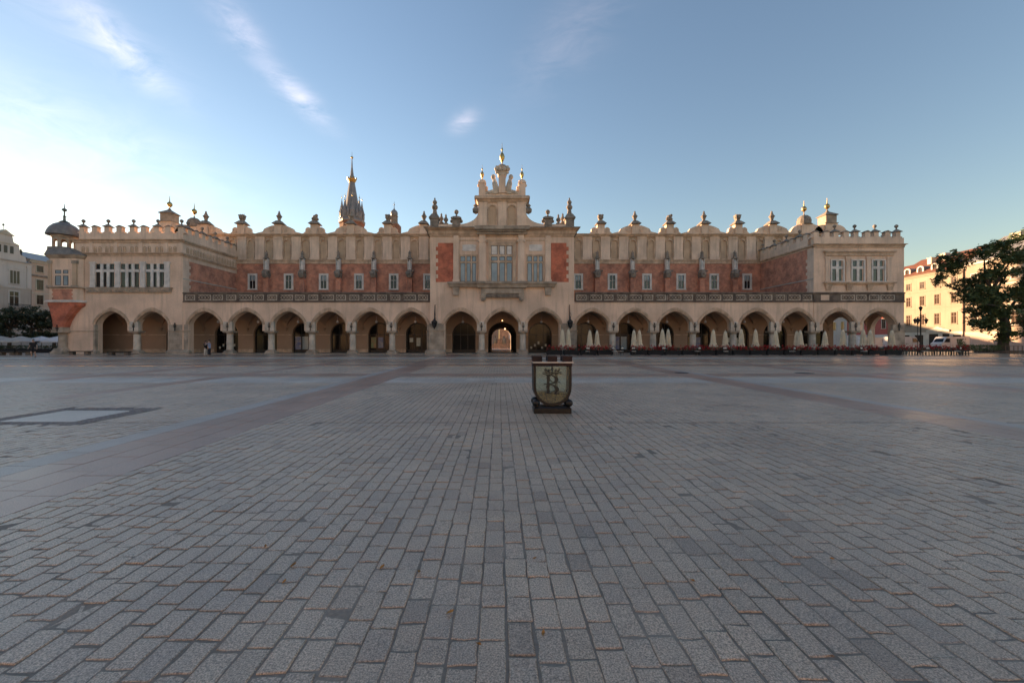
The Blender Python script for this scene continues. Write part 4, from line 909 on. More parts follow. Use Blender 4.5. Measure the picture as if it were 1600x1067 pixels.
# main cornice of the centre block
m_ = MB(); x0, x1 = cx_(672), cx_(897)
m_.tbox(x0,x1,yc-.1,yc+1,cz(370),cz(366),.14); m_.box(x0-.18,x1+.18,yc-.3,yc+1,cz(366),cz(361.5)); m_.tbox(x0-.2,x1+.2,yc-.32,yc+1,cz(361.5),cz(358.2),.42); m_.build('main_cornice','trim',hall)
m_ = MB(); m_.box(x0-.66,x1+.66,yc-.82,yc+1.2,cz(358.2),cz(357)); m_.box(x0-.6,x0+.4,yc+1.2,DH-.5,cz(362),cz(357)); m_.box(x1-.4,x1+.6,yc+1.2,DH-.5,cz(362),cz(357)); m_.build('cornice_flashing','stone_grey',hall)
m_ = MB(); a, b = cx_(742), cx_(827); m_.box(a+.3,b-.3,yc-.55,yc,cz(367.5),cz(364.6)); m_.box(a,b,yc-.95,yc,cz(361),cz(355.6))
for k in range(30): m_.box(a+.35+k*(b-a-.7)/30,a+.35+k*(b-a-.7)/30+.12,yc-.78,yc-.32,cz(364.5),cz(361.1))
m_.build('dentil_cornice','stone',hall)
# attic gable: parapet sweeping up to a block with two niches, crown with column and gilt finials
cxm = cx_(784.6); zp = cz(357); ya = yc+.05; dY = .85
def sweep(s):
    P = [(cxm+s*9.15,zp+.003),(cxm+s*9.15,cz(350))]
    P += [(cxm+s*5.5,cz(350.2))]
    x0, x1 = 5.5, 3.05
    for i in range(1,12):
        u = i/11; P.append((cxm+s*(x0+(x1-x0)*math.sin(u*math.pi/2)), cz(350.2)+(cz(331)-cz(350.2))*(1-math.cos(u*math.pi/2))))
    P += [(cxm+s*3.04,zp+.003)]
    m_ = MB(); m_.ext(P,ya,ya+dY-.1); m_.build('gable_sweep','plaster_pale',hall)
    m_ = MB(); m_.lathe((cxm+s*3.35,ya+.3,cz(327)),[(.1,-.5),(.42,-.3),(.46,.1),(.2,.4),(.35,.55),(.1,.8)],9); m_.build('gable_scroll','stone_grey',hall)
    return
sweep(-1); sweep(1)
m_ = MB(); m_.box(cxm-3.05,cxm+3.05,ya,ya+dY+1,zp+.003,cz(314.5)); blk = m_.build('gable_block','plaster_pale',hall)
for xx in (-2.45,0,2.45):
    m_ = MB(); m_.box(cxm+xx-.55,cxm+xx+.55,ya-.12,ya,zp+.003,cz(318.5)); m_.box(cxm+xx-.62,cxm+xx+.62,ya-.16,ya,cz(318.5),cz(316.5)); m_.box(cxm+xx-.6,cxm+xx+.6,ya-.16,ya,zp+.004,zp+.35); m_.build('pilaster','plaster_pale',blk)
for xx in (-1.24,1.24):
    m_ = MB(); I = rarch(cxm+xx,.44,cz(327),.44); m_.ext([(cxm+xx-.44,zp+.45)]+I+[(cxm+xx+.44,zp+.45)],ya-.008,ya+.01); m_.build('niche','niche',blk)
    m_ = MB(); m_.strip(I,rarch(cxm+xx,.58,cz(327),.60),ya-.14,ya)
    for s in (-1,1): m_.box(cxm+xx+s*.51-.07,cxm+xx+s*.51+.07,ya-.14,ya,zp+.35,cz(327)); m_.box(cxm+xx+s*.52-.1,cxm+xx+s*.52+.1,ya-.17,ya,cz(328.5),cz(327))
    m_.build('niche_frame','trim',blk)
m_ = MB(); m_.tbox(cxm-3.1,cxm+3.1,ya-.15,ya+dY+1,cz(316.5),cz(312),.22); m_.box(cxm-3.5,cxm+3.5,ya-.5,ya+dY+1.3,cz(312),cz(309)); m_.tbox(cxm-3.5,cxm+3.5,ya-.5,ya+dY+1.3,cz(309),cz(307),-.1); m_.build('gable_cornice','trim',blk)
zc0 = cz(307); m_ = MB(); m_.box(cxm-2.9,cxm+2.9,ya+.06,ya+.78,zc0,zc0+.45); m_.build('crown_plinth','plaster_pale',blk)
gf = MB(); gf.lathe((0,0,0),[(.10,0),(.14,.08),(.07,.2),(.08,.5),(.12,.55),(.30,.95),(.33,1.2),(.24,1.5),(.08,1.75),(.06,1.95),(.13,2.1),(.10,2.22),(.03,2.4),(.015,3.0)],12); gf = gf.mesh('gilt_finial','gilt',True)
for s in (-1,1):
    x = cxm+s*2.55; m_ = MB(); m_.box(x-.42,x+.42,ya,ya+.85,zc0+.004,cz(286)); m_.box(x-.5,x+.5,ya-.08,ya+.93,cz(286),cz(284)); m_.lathe((x,ya+.42,cz(284)),[(.5,0),(.42,.3),(.2,.42)],10); m_.ball((x-s*.5,ya+.4,cz(292)),.26,8); m_.ball((x+s*.45,ya+.4,cz(288)),.2,8); m_.ball((x-s*.6,ya+.4,cz(297)),.22,8); c = m_.build('crown_pedestal','plaster_pale',blk)
    inst(gf,'gilt_finial',c,(x,ya+.42,cz(281)),0,.72)
    m_ = MB(); m_.tube([(cxm+s*.75,ya+.2,zc0+.4),(cxm+s*.8,ya+.1,zc0+1.1),(cxm+s*.95,ya+.05,zc0+1.7),(cxm+s*1.0,ya+.1,zc0+2.2)],[.36,.40,.34,.2],10); m_.ball((cxm+s*1.12,ya+.1,zc0+2.5),.30,10,1.15); m_.tube([(cxm+s*.9,ya,zc0+1.8),(cxm+s*.65,ya-.15,zc0+1.2),(cxm+s*.75,ya-.2,zc0+.8)],[.16,.14,.1],7); m_.ball((cxm+s*1.65,ya+.2,zc0+.55),.34,8,.8); m_.ball((cxm+s*2.0,ya+.2,zc0+.45),.25,8,.8); m_.tube([(cxm+s*.7,ya+.2,zc0+.5),(cxm+s*1.3,ya+.15,zc0+.65),(cxm+s*1.8,ya+.2,zc0+.6)],[.34,.3,.18],8); m_.build('seated_statue','stone_light',blk)
m_ = MB(); m_.box(cxm-.44,cxm+.44,ya-.1,ya+.75,zc0+.454,cz(274)); c = m_.build('crown_column','plaster_pale',blk)
m_ = MB(); m_.tbox(cxm-.5,cxm+.5,ya-.16,ya+.8,cz(274),cz(263),.26); m_.box(cxm-.82,cxm+.82,ya-.45,ya+1.1,cz(263),cz(261.2))
for q in (-.75,-.3,.3,.75): m_.ball((cxm+q,ya-.35,cz(266)),.27,8)
for q in (-.68,.68): m_.ball((cxm+q,ya-.2,cz(270.5)),.2,8)
m_.build('capital','stone_light',c)
m_ = MB(); m_.lathe((cxm,ya+.3,cz(261.2)),[(.6,0),(.58,.12),(.5,.3),(.25,.42)],12); m_.build('capital_cap','stone_grey',c); inst(gf,'gilt_finial',c,(cxm,ya+.3,cz(258)),0,1.0)
# parapet vases
bigf = MB(); bigf.sq((0,0,0),[(.52,0),(.52,1.0),(.66,1.08),(.68,1.2),(.35,1.75)]); bigf.lathe((0,0,1.7),[(.34,0),(.24,.5),(.22,.62),(.36,.78),(.40,1.0),(.26,1.25),(.14,1.32),(.27,1.45),(.30,1.62),(.18,1.82),(.06,1.9),(.12,1.98),(.03,2.2)],10); bigf = bigf.mesh('parapet_vase','stone_grey')
midf = MB(); midf.sq((0,0,0),[(.48,0),(.48,.9),(.66,.98),(.66,1.1),(.3,1.35)]); midf.lathe((0,0,1.3),[(.28,0),(.10,.2),(.08,.32),(.22,.45),(.30,.65),(.22,.85),(.05,.95)],10); midf.ball((.6,0,.75),.24,7); midf.ball((-.6,0,.75),.24,7); midf = midf.mesh('parapet_vase','stone_grey')
smf = MB(); smf.lathe((0,0,0),[(.34,0),(.3,.2),(.12,.3),(.28,.55),(.3,.7),(.15,.95),(.1,1.1),(.14,1.2),(.02,1.4)],9); smf = smf.mesh('parapet_vase','stone_grey')
for s in (-1,1):
    zq = cz(350)-.003
    inst(bigf,'parapet_vase',hall,(cxm+s*8.62,ya+.4,zq-.4)); inst(smf,'parapet_vase',hall,(cxm+s*7.2,ya+.4,zq)); inst(midf,'parapet_vase',hall,(cxm+s*5.85,ya+.4,zq-.3)); inst(smf,'parapet_vase',hall,(cxm+s*8.0,ya+1.9,zq+.6))
# lanterns hung on the piers of the centre block
def wall_lantern(px, lab):
    x = cx_(px); t = thing('wall_lantern',lab,'lantern',(x,DC-.55,3.35),0,None)
    m_ = MB(); m_.lathe((0,0,0),[(.04,-.12),(.14,0),(.2,.1),(.3,.62),(.33,.66)],6); m_.build('lantern_glass','glass',t,local=True)
    m_ = MB()
    for k in range(6):
        a = 2*math.pi*k/6; m_.tube([(.13*math.cos(a),.13*math.sin(a),0),(.21*math.cos(a),.21*math.sin(a),.1),(.33*math.cos(a),.33*math.sin(a),.66)],.022,5)
    m_.lathe((0,0,.66),[(.38,0),(.38,.05),(.26,.2),(.12,.34),(.05,.42),(.02,.6)],6); m_.ball((0,0,-.15),.06,6); m_.build('lantern_cage','iron',t,local=True)
    m_ = MB(); m_.tube([(0,0,1.2),(-.02,.1,1.6),(0,.3,2.2),(0,.5,2.75)],.03,6); m_.tube([(0,0,1.2),(.1,.2,1.3),(.05,.5,1.0)],.03,6); m_.box(-.03,.03,.42,.55,.8,2.9); m_.tube([(0,0,1.25),(.14,.05,1.5),(.06,.2,1.9)],.022,5); m_.build('bracket','iron',t,local=True)
wall_lantern(679.8,'black iron wall lantern on the pier with no parasols below it'); wall_lantern(889.8,'black iron wall lantern on the pier above two folded parasols')

# ------------------------------------------------------------------ houses round the square
def house(label, loc, rz, w, d, floors, cols, wall, roof='roof_tile', frame='frame_brown', rise=4.0, group=None, base=None, pediment=False, dormers=0, gable=False, offs=None, attic=0, balcony=None, winw=1.15, detail=True, trimm='joint_trim', dormer_x=None):
    """front on local y=0 looking to -y, x runs 0..w; floors = [(z of sill, window height)...]; last value of floors list is eave height"""
    t = thing('town_house',label,'building',loc,rz,group); eave = floors[-1]; fl = floors[:-1]
    b = MB(); b.box(0,w,0,d,0,eave); b.build('wall',wall,t,local=True)
    if base:
        b = MB(); b.box(-.01,w+.01,-.06,d*.5,0,base[0]); b.build('ground_floor',base[1],t,local=True)
    b = MB(); b.box(-.05,w+.05,-.18,.2,eave-.45,eave-.2); b.tbox(-.05,w+.05,-.22,.2,eave-.2,eave+.05,.22)
    for z,h in fl[1:]: b.box(0,w,-.07,.1,z-.75,z-.6)
    b.build('cornice',trimm,t,local=True)
    e = .4; r = MB(); r.ext([(-e,eave+.05),(d/2,eave+.05+rise),(d+e,eave+.05)],-.05,w+.05,'x'); r.build('roof',roof,t,local=True)
    xs = offs or [w*(i+.5)/cols for i in range(cols)]
    for j,(z,h) in enumerate(fl):
        for i,x in enumerate(xs):
            ww = winw; f = MB(); s = .12
            f.box(x-ww/2-s,x-ww/2,-.07,.02,z-.05,z+h+s); f.box(x+ww/2,x+ww/2+s,-.07,.02,z-.05,z+h+s); f.box(x-ww/2,x+ww/2,-.07,.02,z+h,z+h+s); f.box(x-ww/2-s-.08,x+ww/2+s+.08,-.16,.02,z-.15,z-.05)
            if pediment and j == len(fl)//2: f.ext([(x-ww/2-.25,z+h+.3),(x+ww/2+.25,z+h+.3),(x,z+h+.85)],-.2,.02)
            o = f.build('window',trimm,t,local=True)
            if detail:
                g = MB(); g.box(x-ww/2,x-ww/2+.09,-.035,.0,z,z+h); g.box(x+ww/2-.09,x+ww/2,-.035,.0,z,z+h); g.box(x-.05,x+.05,-.035,.0,z,z+h); g.box(x-ww/2+.09,x+ww/2-.09,-.03,.0,z+h*.66,z+h*.66+.08); g.box(x-ww/2+.09,x+ww/2-.09,-.034,0,z,z+.09); g.box(x-ww/2+.09,x+ww/2-.09,-.034,0,z+h-.09,z+h); g.build('frame',frame,o,local=True)
            g = MB(); g.box(x-ww/2,x+ww/2,-.015,-.004,z,z+h); g.build('pane','glass_house',o,local=True)
    for i in range(dormers):
        x = dormer_x[i] if dormer_x else w*(i+.5)/dormers; zz = eave+.5; yb = .9
        f = MB(); A = rarch(x,.85,zz+1.0,.6); B_ = rarch(x,.5,zz+.95,.4); f.strip(B_,A,yb-.2,yb); f.box(x-.85,x-.5,yb-.2,yb,zz,zz+1.0); f.box(x+.5,x+.85,yb-.2,yb,zz,zz+1.0); f.box(x-.95,x+.95,yb-.3,yb,zz-.15,zz+.05)
        o = f.build('dormer','frame_white',t,local=True)
        f = MB(); f.ext([(x-.8,zz)]+rarch(x,.8,zz+1.0,.55)+[(x+.8,zz)],yb,yb+2.6); f.build('dormer_roof','lead',o,local=True)
        f = MB(); f.box(x-.5,x+.5,yb-.06,yb-.01,zz+.05,zz+1.3); f.build('pane','glass_house',o,local=True)
    return t
def chimney(t, x, y, z0, z1, w=.7, mt='joint_trim'):
    f = MB(); f.box(x-w,x+w,y-.45,y+.45,z0,z1); f.box(x-w-.08,x+w+.08,y-.53,y+.53,z1,z1+.15); o = f.build('chimney',mt,t,local=True)
# right side of the square: fronts face the sun; local x runs towards the camera
ANG = R(-90-8)
def right_pt(z): return (91.6+(z-81)*.1405, z, 0)
ux = Vector((math.cos(ANG),math.sin(ANG),0))
def yrow(z0): return right_pt(z0)
Ly = 17.4
offs = [4.9,8.3,11.7,15.3]
t = house('yellow four-storey house with red tiled roof and white dormers beside the market hall','%s' and yrow(95.2),ANG,Ly,13,[(5.2,2.3),(9.4,2.1),(13.1,1.5),16.2],5,'yellow_wall',rise=4.6,dormers=4,offs=[1.5]+offs,base=(3.6,'joint_trim'),dormer_x=[3.6,6.9,10.3,13.8],trimm='yellow_wall')
chimney(t,8,4.5,18,20.6); chimney(t,5.6,4.0,18,20.2,.5)
f = MB(); f.tube([(Ly-.15,-.14,.1),(Ly-.15,-.14,16)],.09,7); f.build('downpipe','frame_brown',t,local=True)
f = MB(); f.ext([(9.6,3.6),(14.6,3.6),(14.6,4.0),(13.4,4.3),(12.1,4.7),(10.8,4.3),(9.6,4.0)],-.3,-.07); f.build('portal_gable','joint_trim',t,local=True)
for x0,x1,z0,z1 in ((10.0,12.0,.1,3.2),(13.0,14.4,2.2,3.2),(15.2,16.8,1.9,2.9),(3.8,5.2,.1,3.0),(6.6,8.6,.1,3.0)):
    f = MB(); f.box(x0,x1,-.1,-.065,z0,z1); f.build('shop_opening','glass_warm',t,local=True)
def along(z): return (95.2-z)/math.cos(R(8))
p0 = right_pt(95.2)
def rp(s): return tuple(Vector(p0)+ux*s)
t = house('peach four-storey house with grey slate roof behind the spreading tree',rp(Ly+.15),ANG,17,13,[(4.6,2.3),(8.8,2.2),(12.6,1.9),16.8],5,'peach_wall',roof='slate',rise=5.0,base=(3.4,'pink_wall'),trimm='frame_white'); chimney(t,4,5,18,21.5); chimney(t,12,5,18,21.5)
house('tall cream house with stone framed windows next to the peach house',rp(Ly+17.3),ANG,16,13,[(4.6,2.3),(8.8,2.2),(12.8,2.0),17.4],5,'yellow_wall',rise=4.5,trimm='frame_white')
house('red house with pale window frames seen through the last arch of the arcade',rp(-14.2),ANG,14,13,[(4.8,2.3),(8.8,2.2),(12.4,1.8),15.6],4,'red_wall',rise=4.5,trimm='joint_trim',base=(3.3,'white_wall'))
house('narrow grey house standing beyond the red house',rp(-27.4),ANG,13,13,[(4.8,2.3),(8.8,2.2),(12.4,1.8),15.6],4,'grey_wall',rise=4.5,trimm='joint_trim')
# left side of the square: fronts in shade; local x runs away from the camera
XLH = -88.0
t = house('white and beige house with ornate stepped gable and iron balcony',(XLH,57.8,0),R(90),17.0,13,[(3.9,2.4),(8.0,2.7),(12.0,2.6),16.1],4,'beige_wall',roof='slate',rise=3.6,frame='frame_white',base=(3.2,'grey_wall'),trimm='white_wall',offs=[2.2,6.3,10.4,14.4],winw=1.5)
f = MB(); f.box(-.02,17.02,-.10,.3,11.35,16.0); f.build('upper_facade','white_wall',t,local=True)
for x in (.5,4.2,8.4,12.4,16.5):
    f = MB(); f.box(x-.28,x+.28,-.26,-.1,11.5,15.5); f.box(x-.36,x+.36,-.32,-.1,15.2,15.6); f.build('pilaster','white_wall',t,local=True)
for x in (2.2,6.3,10.4,14.4):
    f = MB(); f.box(x-.85,x+.85,-.16,-.1,11.9,14.7); f.strip(rarch(x,.8,14.3,.5),rarch(x,1.0,14.3,.7),-.2,-.1); o = f.build('window','white_wall',t,local=True)
    for dx in (-.5,0,.5):
        f = MB(); f.box(x+dx-.19,x+dx+.19,-.18,-.165,12.1,14.4); f.build('pane','glass_house',o,local=True)
f = MB(); g0 = 13.0; f.ext([(g0-3.2,16.1),(g0+3.2,16.1),(g0+3.0,17.2),(g0+2.2,17.5),(g0+2.0,19.2),(g0+1.2,19.5),(g0+1.0,20.6),(g0-1.0,20.6),(g0-1.2,19.5),(g0-2.0,19.2),(g0-2.2,17.5),(g0-3.0,17.2)],-.2,.6); o = f.build('gable','white_wall',t,local=True)
f = MB(); f.box(g0-1.2,g0+1.2,-.35,.7,20.6,20.8); f.ext([(g0-1.0,20.8),(g0+1.0,20.8),(g0,21.5)],-.3,.6); f.box(g0-1.9,g0+1.9,-.3,-.2,19.0,19.2); f.build('gable_cornice','joint_trim',o,local=True)
for dx in (-.9,0,.9):
    f = MB(); f.box(g0+dx-.25,g0+dx+.25,-.24,-.2,17.4,18.7); f.build('pane','glass_house',o,local=True)
f = MB(); f.tube([(g0,.2,21.5),(g0,.2,22.6)],.04,5); f.ball((g0,.2,22.3),.16,8); f.tube([(g0-.4,.2,22.5),(g0+.4,.2,22.5)],.03,5)
for s in (-2.6,2.6): f.lathe((g0+s,.2,17.4),[(.2,0),(.12,.4),(.22,.7),(.03,1.3)],7)
f.build('gable_finial','iron',o,local=True)
chimney(t,g0-3.2,3,17,21.2,.9,'pink_wall')
f = MB(); f.box(13.0-.2,13.0+3.2,-1.0,0,7.2,7.4); o = f.build('balcony','stone',t,local=True); f = MB()
for k in range(17): f.box(12.85+k*.2,12.89+k*.2,-.98,-.94,7.4,8.3)
f.box(12.8,16.2,-1.0,-.92,8.3,8.38); f.build('railing','iron',o,local=True)
t = house('pink plaster house with a small pediment beside the market hall corner turret',(XLH-.3,74.81,0),R(90),11.5,13,[(2.0,1.9),(5.1,1.9),(8.7,1.8),(11.5,1.9),(14.9,1.2),17.0],3,'pink_wall',roof='slate',rise=2.4,frame='frame_brown',base=(2.9,'grey_wall'),trimm='joint_trim',offs=[1.7,4.7,7.9],pediment=False)
f = MB(); f.ext([(.5,7.3),(2.9,7.3),(1.7,7.9)],-.2,.02); f.build('pediment','joint_trim',t,local=True)
f = MB(); f.box(-.02,11.5,-.3,.1,14.0,14.3); f.build('string_cornice','stone_grey',t,local=True)
f = MB(); f.tube([(.1,-.14,.1),(.1,-.14,16.6)],.09,7); f.build('downpipe','iron',t,local=True)
house('plain grey house at the far end of the shaded row',(XLH-.2,86.32,0),R(90),14,13,[(3.9,2.3),(7.9,2.3),(11.9,2.0),16.6],4,'grey_wall',detail=False)
house('tall beige house between the grey house and the corner',(XLH-.2,100.33,0),R(90),18,13,[(3.9,2.3),(7.9,2.3),(11.9,2.0),17.6],5,'beige_wall',detail=False)
house('broad grey house at the near end of the shaded row',(XLH,35.6,0),R(90),22.19,13,[(3.9,2.3),(7.9,2.3),(11.9,2.0),17.0],6,'white_wall',detail=False)
house('old beige house before the broad grey house',(XLH,11.5,0),R(90),24.09,13,[(3.9,2.3),(7.9,2.3),(11.9,2.0),17.0],6,'pink_wall',detail=False)
# far side, glimpsed through the passage
cols_ = ['beige_wall','pink_wall','peach_wall','white_wall','yellow_wall','grey_wall']; labs = ['beige house across the square behind the hall','pink house across the square behind the hall','peach house across the square behind the hall','white house across the square seen through the passage','yellow house across the square behind the hall','grey house across the square behind the hall']
xx = -66.0
for i in range(6):
    wd = [22,20,24,22,24,22][i]
    house(labs[i],(xx,138.0,0),0,wd-.1,13,[(3.9,2.3),(7.9,2.3),(11.5,2.0),15.0],5,cols_[i],rise=3.0,detail=False); xx += wd

# sunlit row on the side of the square behind the camera: it throws warm light back on the hall and shows in its windows
xx = 95.0; wl_ = [('cream_wall','cream house facing the morning sun across from the market hall'),('peach_wall','peach house facing the morning sun across from the market hall'),('white_wall','white house facing the morning sun across from the market hall'),('cream_wall','broad cream house facing the morning sun'),('yellow_wall','yellow house facing the morning sun across from the market hall'),('pink_wall','pink house facing the morning sun across from the market hall'),('cream_wall','corner cream house facing the morning sun')]
for i,(wm,lb) in enumerate(wl_):
    house(lb,(xx,-46.0,0),math.pi,25.9,13,[(3.9,2.3),(7.9,2.3),(11.9,2.0),(15.4,1.6),18.5],6,wm,rise=4.0,detail=False); xx -= 26
# ------------------------------------------------------------------ church towers behind the hall
TY = 167.0; ts = TY/F
def tz(py): return CH+(PY-py)*ts
tX = (550-PX)*ts
tw = thing('church_tower','tall gothic brick church tower with spire ringed by turrets and gilt crown','tower',(tX,TY,0))
f = MB(); f.lathe((0,0,0),[(5.2,0),(5.2,36),(4.9,36.2),(4.9,tz(352)),(5.2,tz(351)),(5.2,tz(349))],8,R(22.5)); f.build('shaft','brick_tower',tw,local=True)
for k in range(8):
    a = 2*math.pi*k/8
    f = MB(); f.box(-.55,.55,-.1,.1,0,5.6); f.ext([(-.55,5.6),(.55,5.6),(0,6.6)],-.1,.1); me = f.mesh('lancet','glass_house'); inst(me,'lancet_window',tw,(4.55*math.cos(a),4.55*math.sin(a),42.0),a+R(90),None,True)
f = MB(); f.lathe((0,0,tz(349)),[(5.2,0),(5.4,.6),(4.9,1.4),(4.7,3.0),(4.2,3.6),(4.0,5.2)],8,R(22.5)); f.build('gallery','slate',tw,local=True)
f = MB(); f.lathe((0,0,tz(324)),[(3.8,-5.0),(2.6,1.4),(1.2,tz(287)-tz(324)),(.9,tz(280)-tz(324)),(.32,tz(262)-tz(324)),(.14,tz(248)-tz(324)),(.10,tz(246)-tz(324))],8,R(22.5)); f.build('spire','slate',tw,local=True)
f = MB(); f.lathe((0,0,tz(285.5)),[(1.2,0),(1.5,.5),(1.9,1.3),(1.6,1.35),(1.0,1.0)],10)
for k in range(8):
    a = 2*math.pi*k/8; f.ball((1.75*math.cos(a),1.75*math.sin(a),tz(285.5)+1.7),.35,6,1.2)
f.build('gilt_crown','gilt',tw,local=True)
f = MB(); f.ball((0,0,tz(246.5)),.55,10); f.tube([(0,0,tz(246)),(0,0,tz(238))],[.1,.04],5); f.build('ball','gilt',tw,local=True)
tm = MB(); tm.lathe((0,0,0),[(.95,-.6),(1.15,0),(1.15,2.2),(1.3,2.3),(1.05,2.6),(.45,5.2),(.12,7.4),(.06,8.4)],8); tm = tm.mesh('corner_spire','slate')
tsm = MB(); tsm.lathe((0,0,0),[(.5,-.3),(.6,0),(.6,1.2),(.7,1.3),(.3,3.0),(.05,5.0)],6); tsm = tsm.mesh('small_spire','slate')
tg = MB(); tg.ball((0,0,0),.28,8); tg.tube([(0,0,0),(0,0,1.3)],[.08,.03],4); tg = tg.mesh('spire_ball','gilt')
for k in range(8):
    a = 2*math.pi*(k+.5)/8; o = inst(tm,'corner_spire',tw,(3.95*math.cos(a),3.95*math.sin(a),tz(342)),0,None,True); inst(tg,'spire_ball',o,(0,0,8.3),0,None,True)
    a = 2*math.pi*k/8; inst(tsm,'small_spire',tw,(4.5*math.cos(a),4.5*math.sin(a),tz(342)),0,None,True)
t2 = thing('church_tower','lower brick church tower with onion dome behind the hall crest','tower',((613-PX)*ts,TY+3,0))
f = MB(); f.box(-2.4,2.4,-2.4,2.4,0,tz(349)); f.build('shaft','brick_tower',t2,local=True)
f = MB(); f.lathe((0,0,tz(349)),[(1.9,0),(1.7,.5),(1.5,1.4),(1.5,3.6),(1.75,3.8)],8); f.build('lantern','stone_grey',t2,local=True)
f = MB(); f.lathe((0,0,tz(334)),[(1.2,-.2),(1.5,.4),(1.55,1.2),(1.2,2.0),(.5,2.6),(.15,3.2),(.08,6.0)],12); f.ball((0,0,tz(316)),.3,8); f.build('onion_dome','slate',t2,True,True)

# ------------------------------------------------------------------ trees
def tree(label, loc, trunk, limbs, clumps, leafmat, n_leaf, lsz, seed, group=None):
    """trunk/limbs: polylines with radii; clumps: (x,y,z,rx,ry,rz); leaves are small bent blades in flattened sprays"""
    g = np.random.default_rng(seed); t = thing('tree',label,'tree',loc,0,group)
    f = MB(); f.tube(trunk[0],trunk[1],10)
    for P,rr in limbs: f.tube(P,rr,7)
    f.build('trunk','bark',t,local=True)
    V = []; vol = np.array([(c[3]*c[4]*c[5])**.62 for c in clumps]); vol = vol/vol.sum()
    for c,p in zip(clumps,vol):
        n = int(n_leaf*p); k = max(3,n//26)
        # sprays: short twigs inside the clump, leaves strung along them
        d = g.normal(0,1,(k,3)); d /= np.linalg.norm(d,axis=1,keepdims=True); rad = g.random((k,1))**.45
        tw_ = d*rad*np.array(c[3:6])+np.array(c[:3]); dirv = d*np.array([1,1,.35])+g.normal(0,.35,(k,3)); dirv /= np.linalg.norm(dirv,axis=1,keepdims=True)
        idx = g.integers(0,k,n); s = g.random((n,1))*.9-.3
        P = tw_[idx]+dirv[idx]*s*1.1+g.normal(0,.13,(n,3)); P[:,2] -= np.abs(s[:,0])*.22
        V.append(P)
    P = np.concatenate(V); n = len(P)
    a = g.random(n)*2*np.pi; tl = g.normal(0,.45,n); u = np.stack([np.cos(a)*np.cos(tl),np.sin(a)*np.cos(tl),np.sin(tl)-.15],1)
    w = np.cross(u,g.normal(0,1,(n,3))*np.array([.35,.35,1])); w /= np.linalg.norm(w,axis=1,keepdims=True)+1e-9
    L = lsz*g.uniform(.6,1.35,(n,1)); W = L*.36
    Q = np.stack([P-u*L,P+w*W-u*L*.1,P+u*L,P-w*W-u*L*.1],1).reshape(-1,3)
    me = bpy.data.meshes.new('crown'); fv = np.arange(n*4,dtype=np.int32)
    me.vertices.add(n*4); me.vertices.foreach_set('co',Q.reshape(-1)); me.loops.add(n*4); me.loops.foreach_set('vertex_index',fv); me.polygons.add(n)
    me.polygons.foreach_set('loop_start',np.arange(0,n*4,4,dtype=np.int32)); me.polygons.foreach_set('loop_total',np.full(n,4,dtype=np.int32)); me.update(calc_edges=True)
    me.materials.append(MATS[leafmat]); o = bpy.data.objects.new('crown',me); col.objects.link(o); o.parent = t
    return t
def big_tree():
    Y = 54.5; s = Y/F; bx = X_(1567,Y); q = lambda px,py,dy=0: ((px-1567)*s,dy,CH+(PY-py)*s)
    tr = ([(-.1,0,-.1),q(1567,545),q(1568,530),q(1572,515),q(1570,503)],[.75,.56,.50,.47,.44])
    limbs = [([q(1571,505),q(1561,480,.3),q(1551,455,.2),q(1546,425,.5),q(1549,405,.8)],[.42,.33,.25,.15,.06]),
             ([q(1551,455,.2),q(1560,425,-.6),q(1574,400,-.8),q(1582,385,-1)],[.22,.15,.1,.04]),
             ([q(1570,504),q(1552,494,-1.2),q(1530,480,-2),q(1508,478,-2.4),q(1492,473,-2.5)],[.28,.2,.13,.08,.03]),
             ([q(1571,504),q(1586,488,.8),q(1606,470,1.4),q(1632,455,1.6)],[.32,.24,.16,.07]),
             ([q(1562,482,.3),q(1545,462,1.8),q(1520,445,2.6),q(1500,425,3)],[.22,.15,.09,.04]),
             ([q(1556,466,.2),q(1585,440,1.5),q(1608,420,2)],[.2,.13,.05]),([q(1571,508),q(1585,500,-1.5),q(1604,510,-2.2)],[.16,.1,.04]),([q(1566,500),q(1548,508,-1),q(1530,512,-1.5)],[.15,.1,.04])]
    cl = []
    for px,py,dy,rx,rz in [(1498,398,1,1.5,.7),(1514,408,2.5,2.1,.8),(1530,397,0,1.8,.8),(1545,384,-.5,1.5,.7),(1566,383,.5,1.9,.7),(1588,374,-1,1.8,.9),(1602,392,1,2.1,1.0),(1545,411,-1.5,2.0,.9),(1502,418,1.5,1.6,.7),(1495,430,2.2,1.0,.7),(1528,428,-1.8,1.9,.8),(1570,432,2,1.6,.8),(1595,425,-1.5,2.3,1.1),(1612,448,.6,2.2,1.2),
        (1512,456,-2,1.7,.8),(1496,470,-2.4,1.2,.55),(1522,470,-1,1.9,.7),(1538,458,1.7,2.0,.9),(1560,463,-1.8,1.9,1.0),(1584,462,1.5,1.8,1.0),(1602,478,-.8,2.1,1.1),(1532,490,-2.2,1.7,.7),(1548,480,.5,1.8,.8),(1515,505,-1.2,1.4,.7),(1531,512,-1.6,1.4,.8),(1547,500,1,1.5,.7),(1590,500,-1.6,1.6,.8),(1605,513,-2.2,1.8,.9),(1582,520,-2,1.3,.7),(1552,524,-1.3,1.1,.8),(1596,530,-1.8,1.3,.6),(1625,500,0,2.5,1.5),(1630,430,0,2.6,1.6),(1620,395,0,2.0,1.2),(1555,440,3,2.2,1.2),(1580,480,3,2.2,1.2),(1572,410,-2.4,1.4,.7)]:
        c = q(px+3,py,dy); cl.append((*c,rx*.8,rx*.95,rz*.9))
    t = tree('spreading old tree with layered dark crown standing before the sunlit houses',(bx,Y,0),tr,limbs,cl,'leaf',32000,.235,5)
    f = MB(); f.lathe((0,0,0),[(2.6,0),(2.6,.32),(2.4,.36),(2.3,.3)],20); f.build('tree_pit_edge','stone_dark',t,local=True)
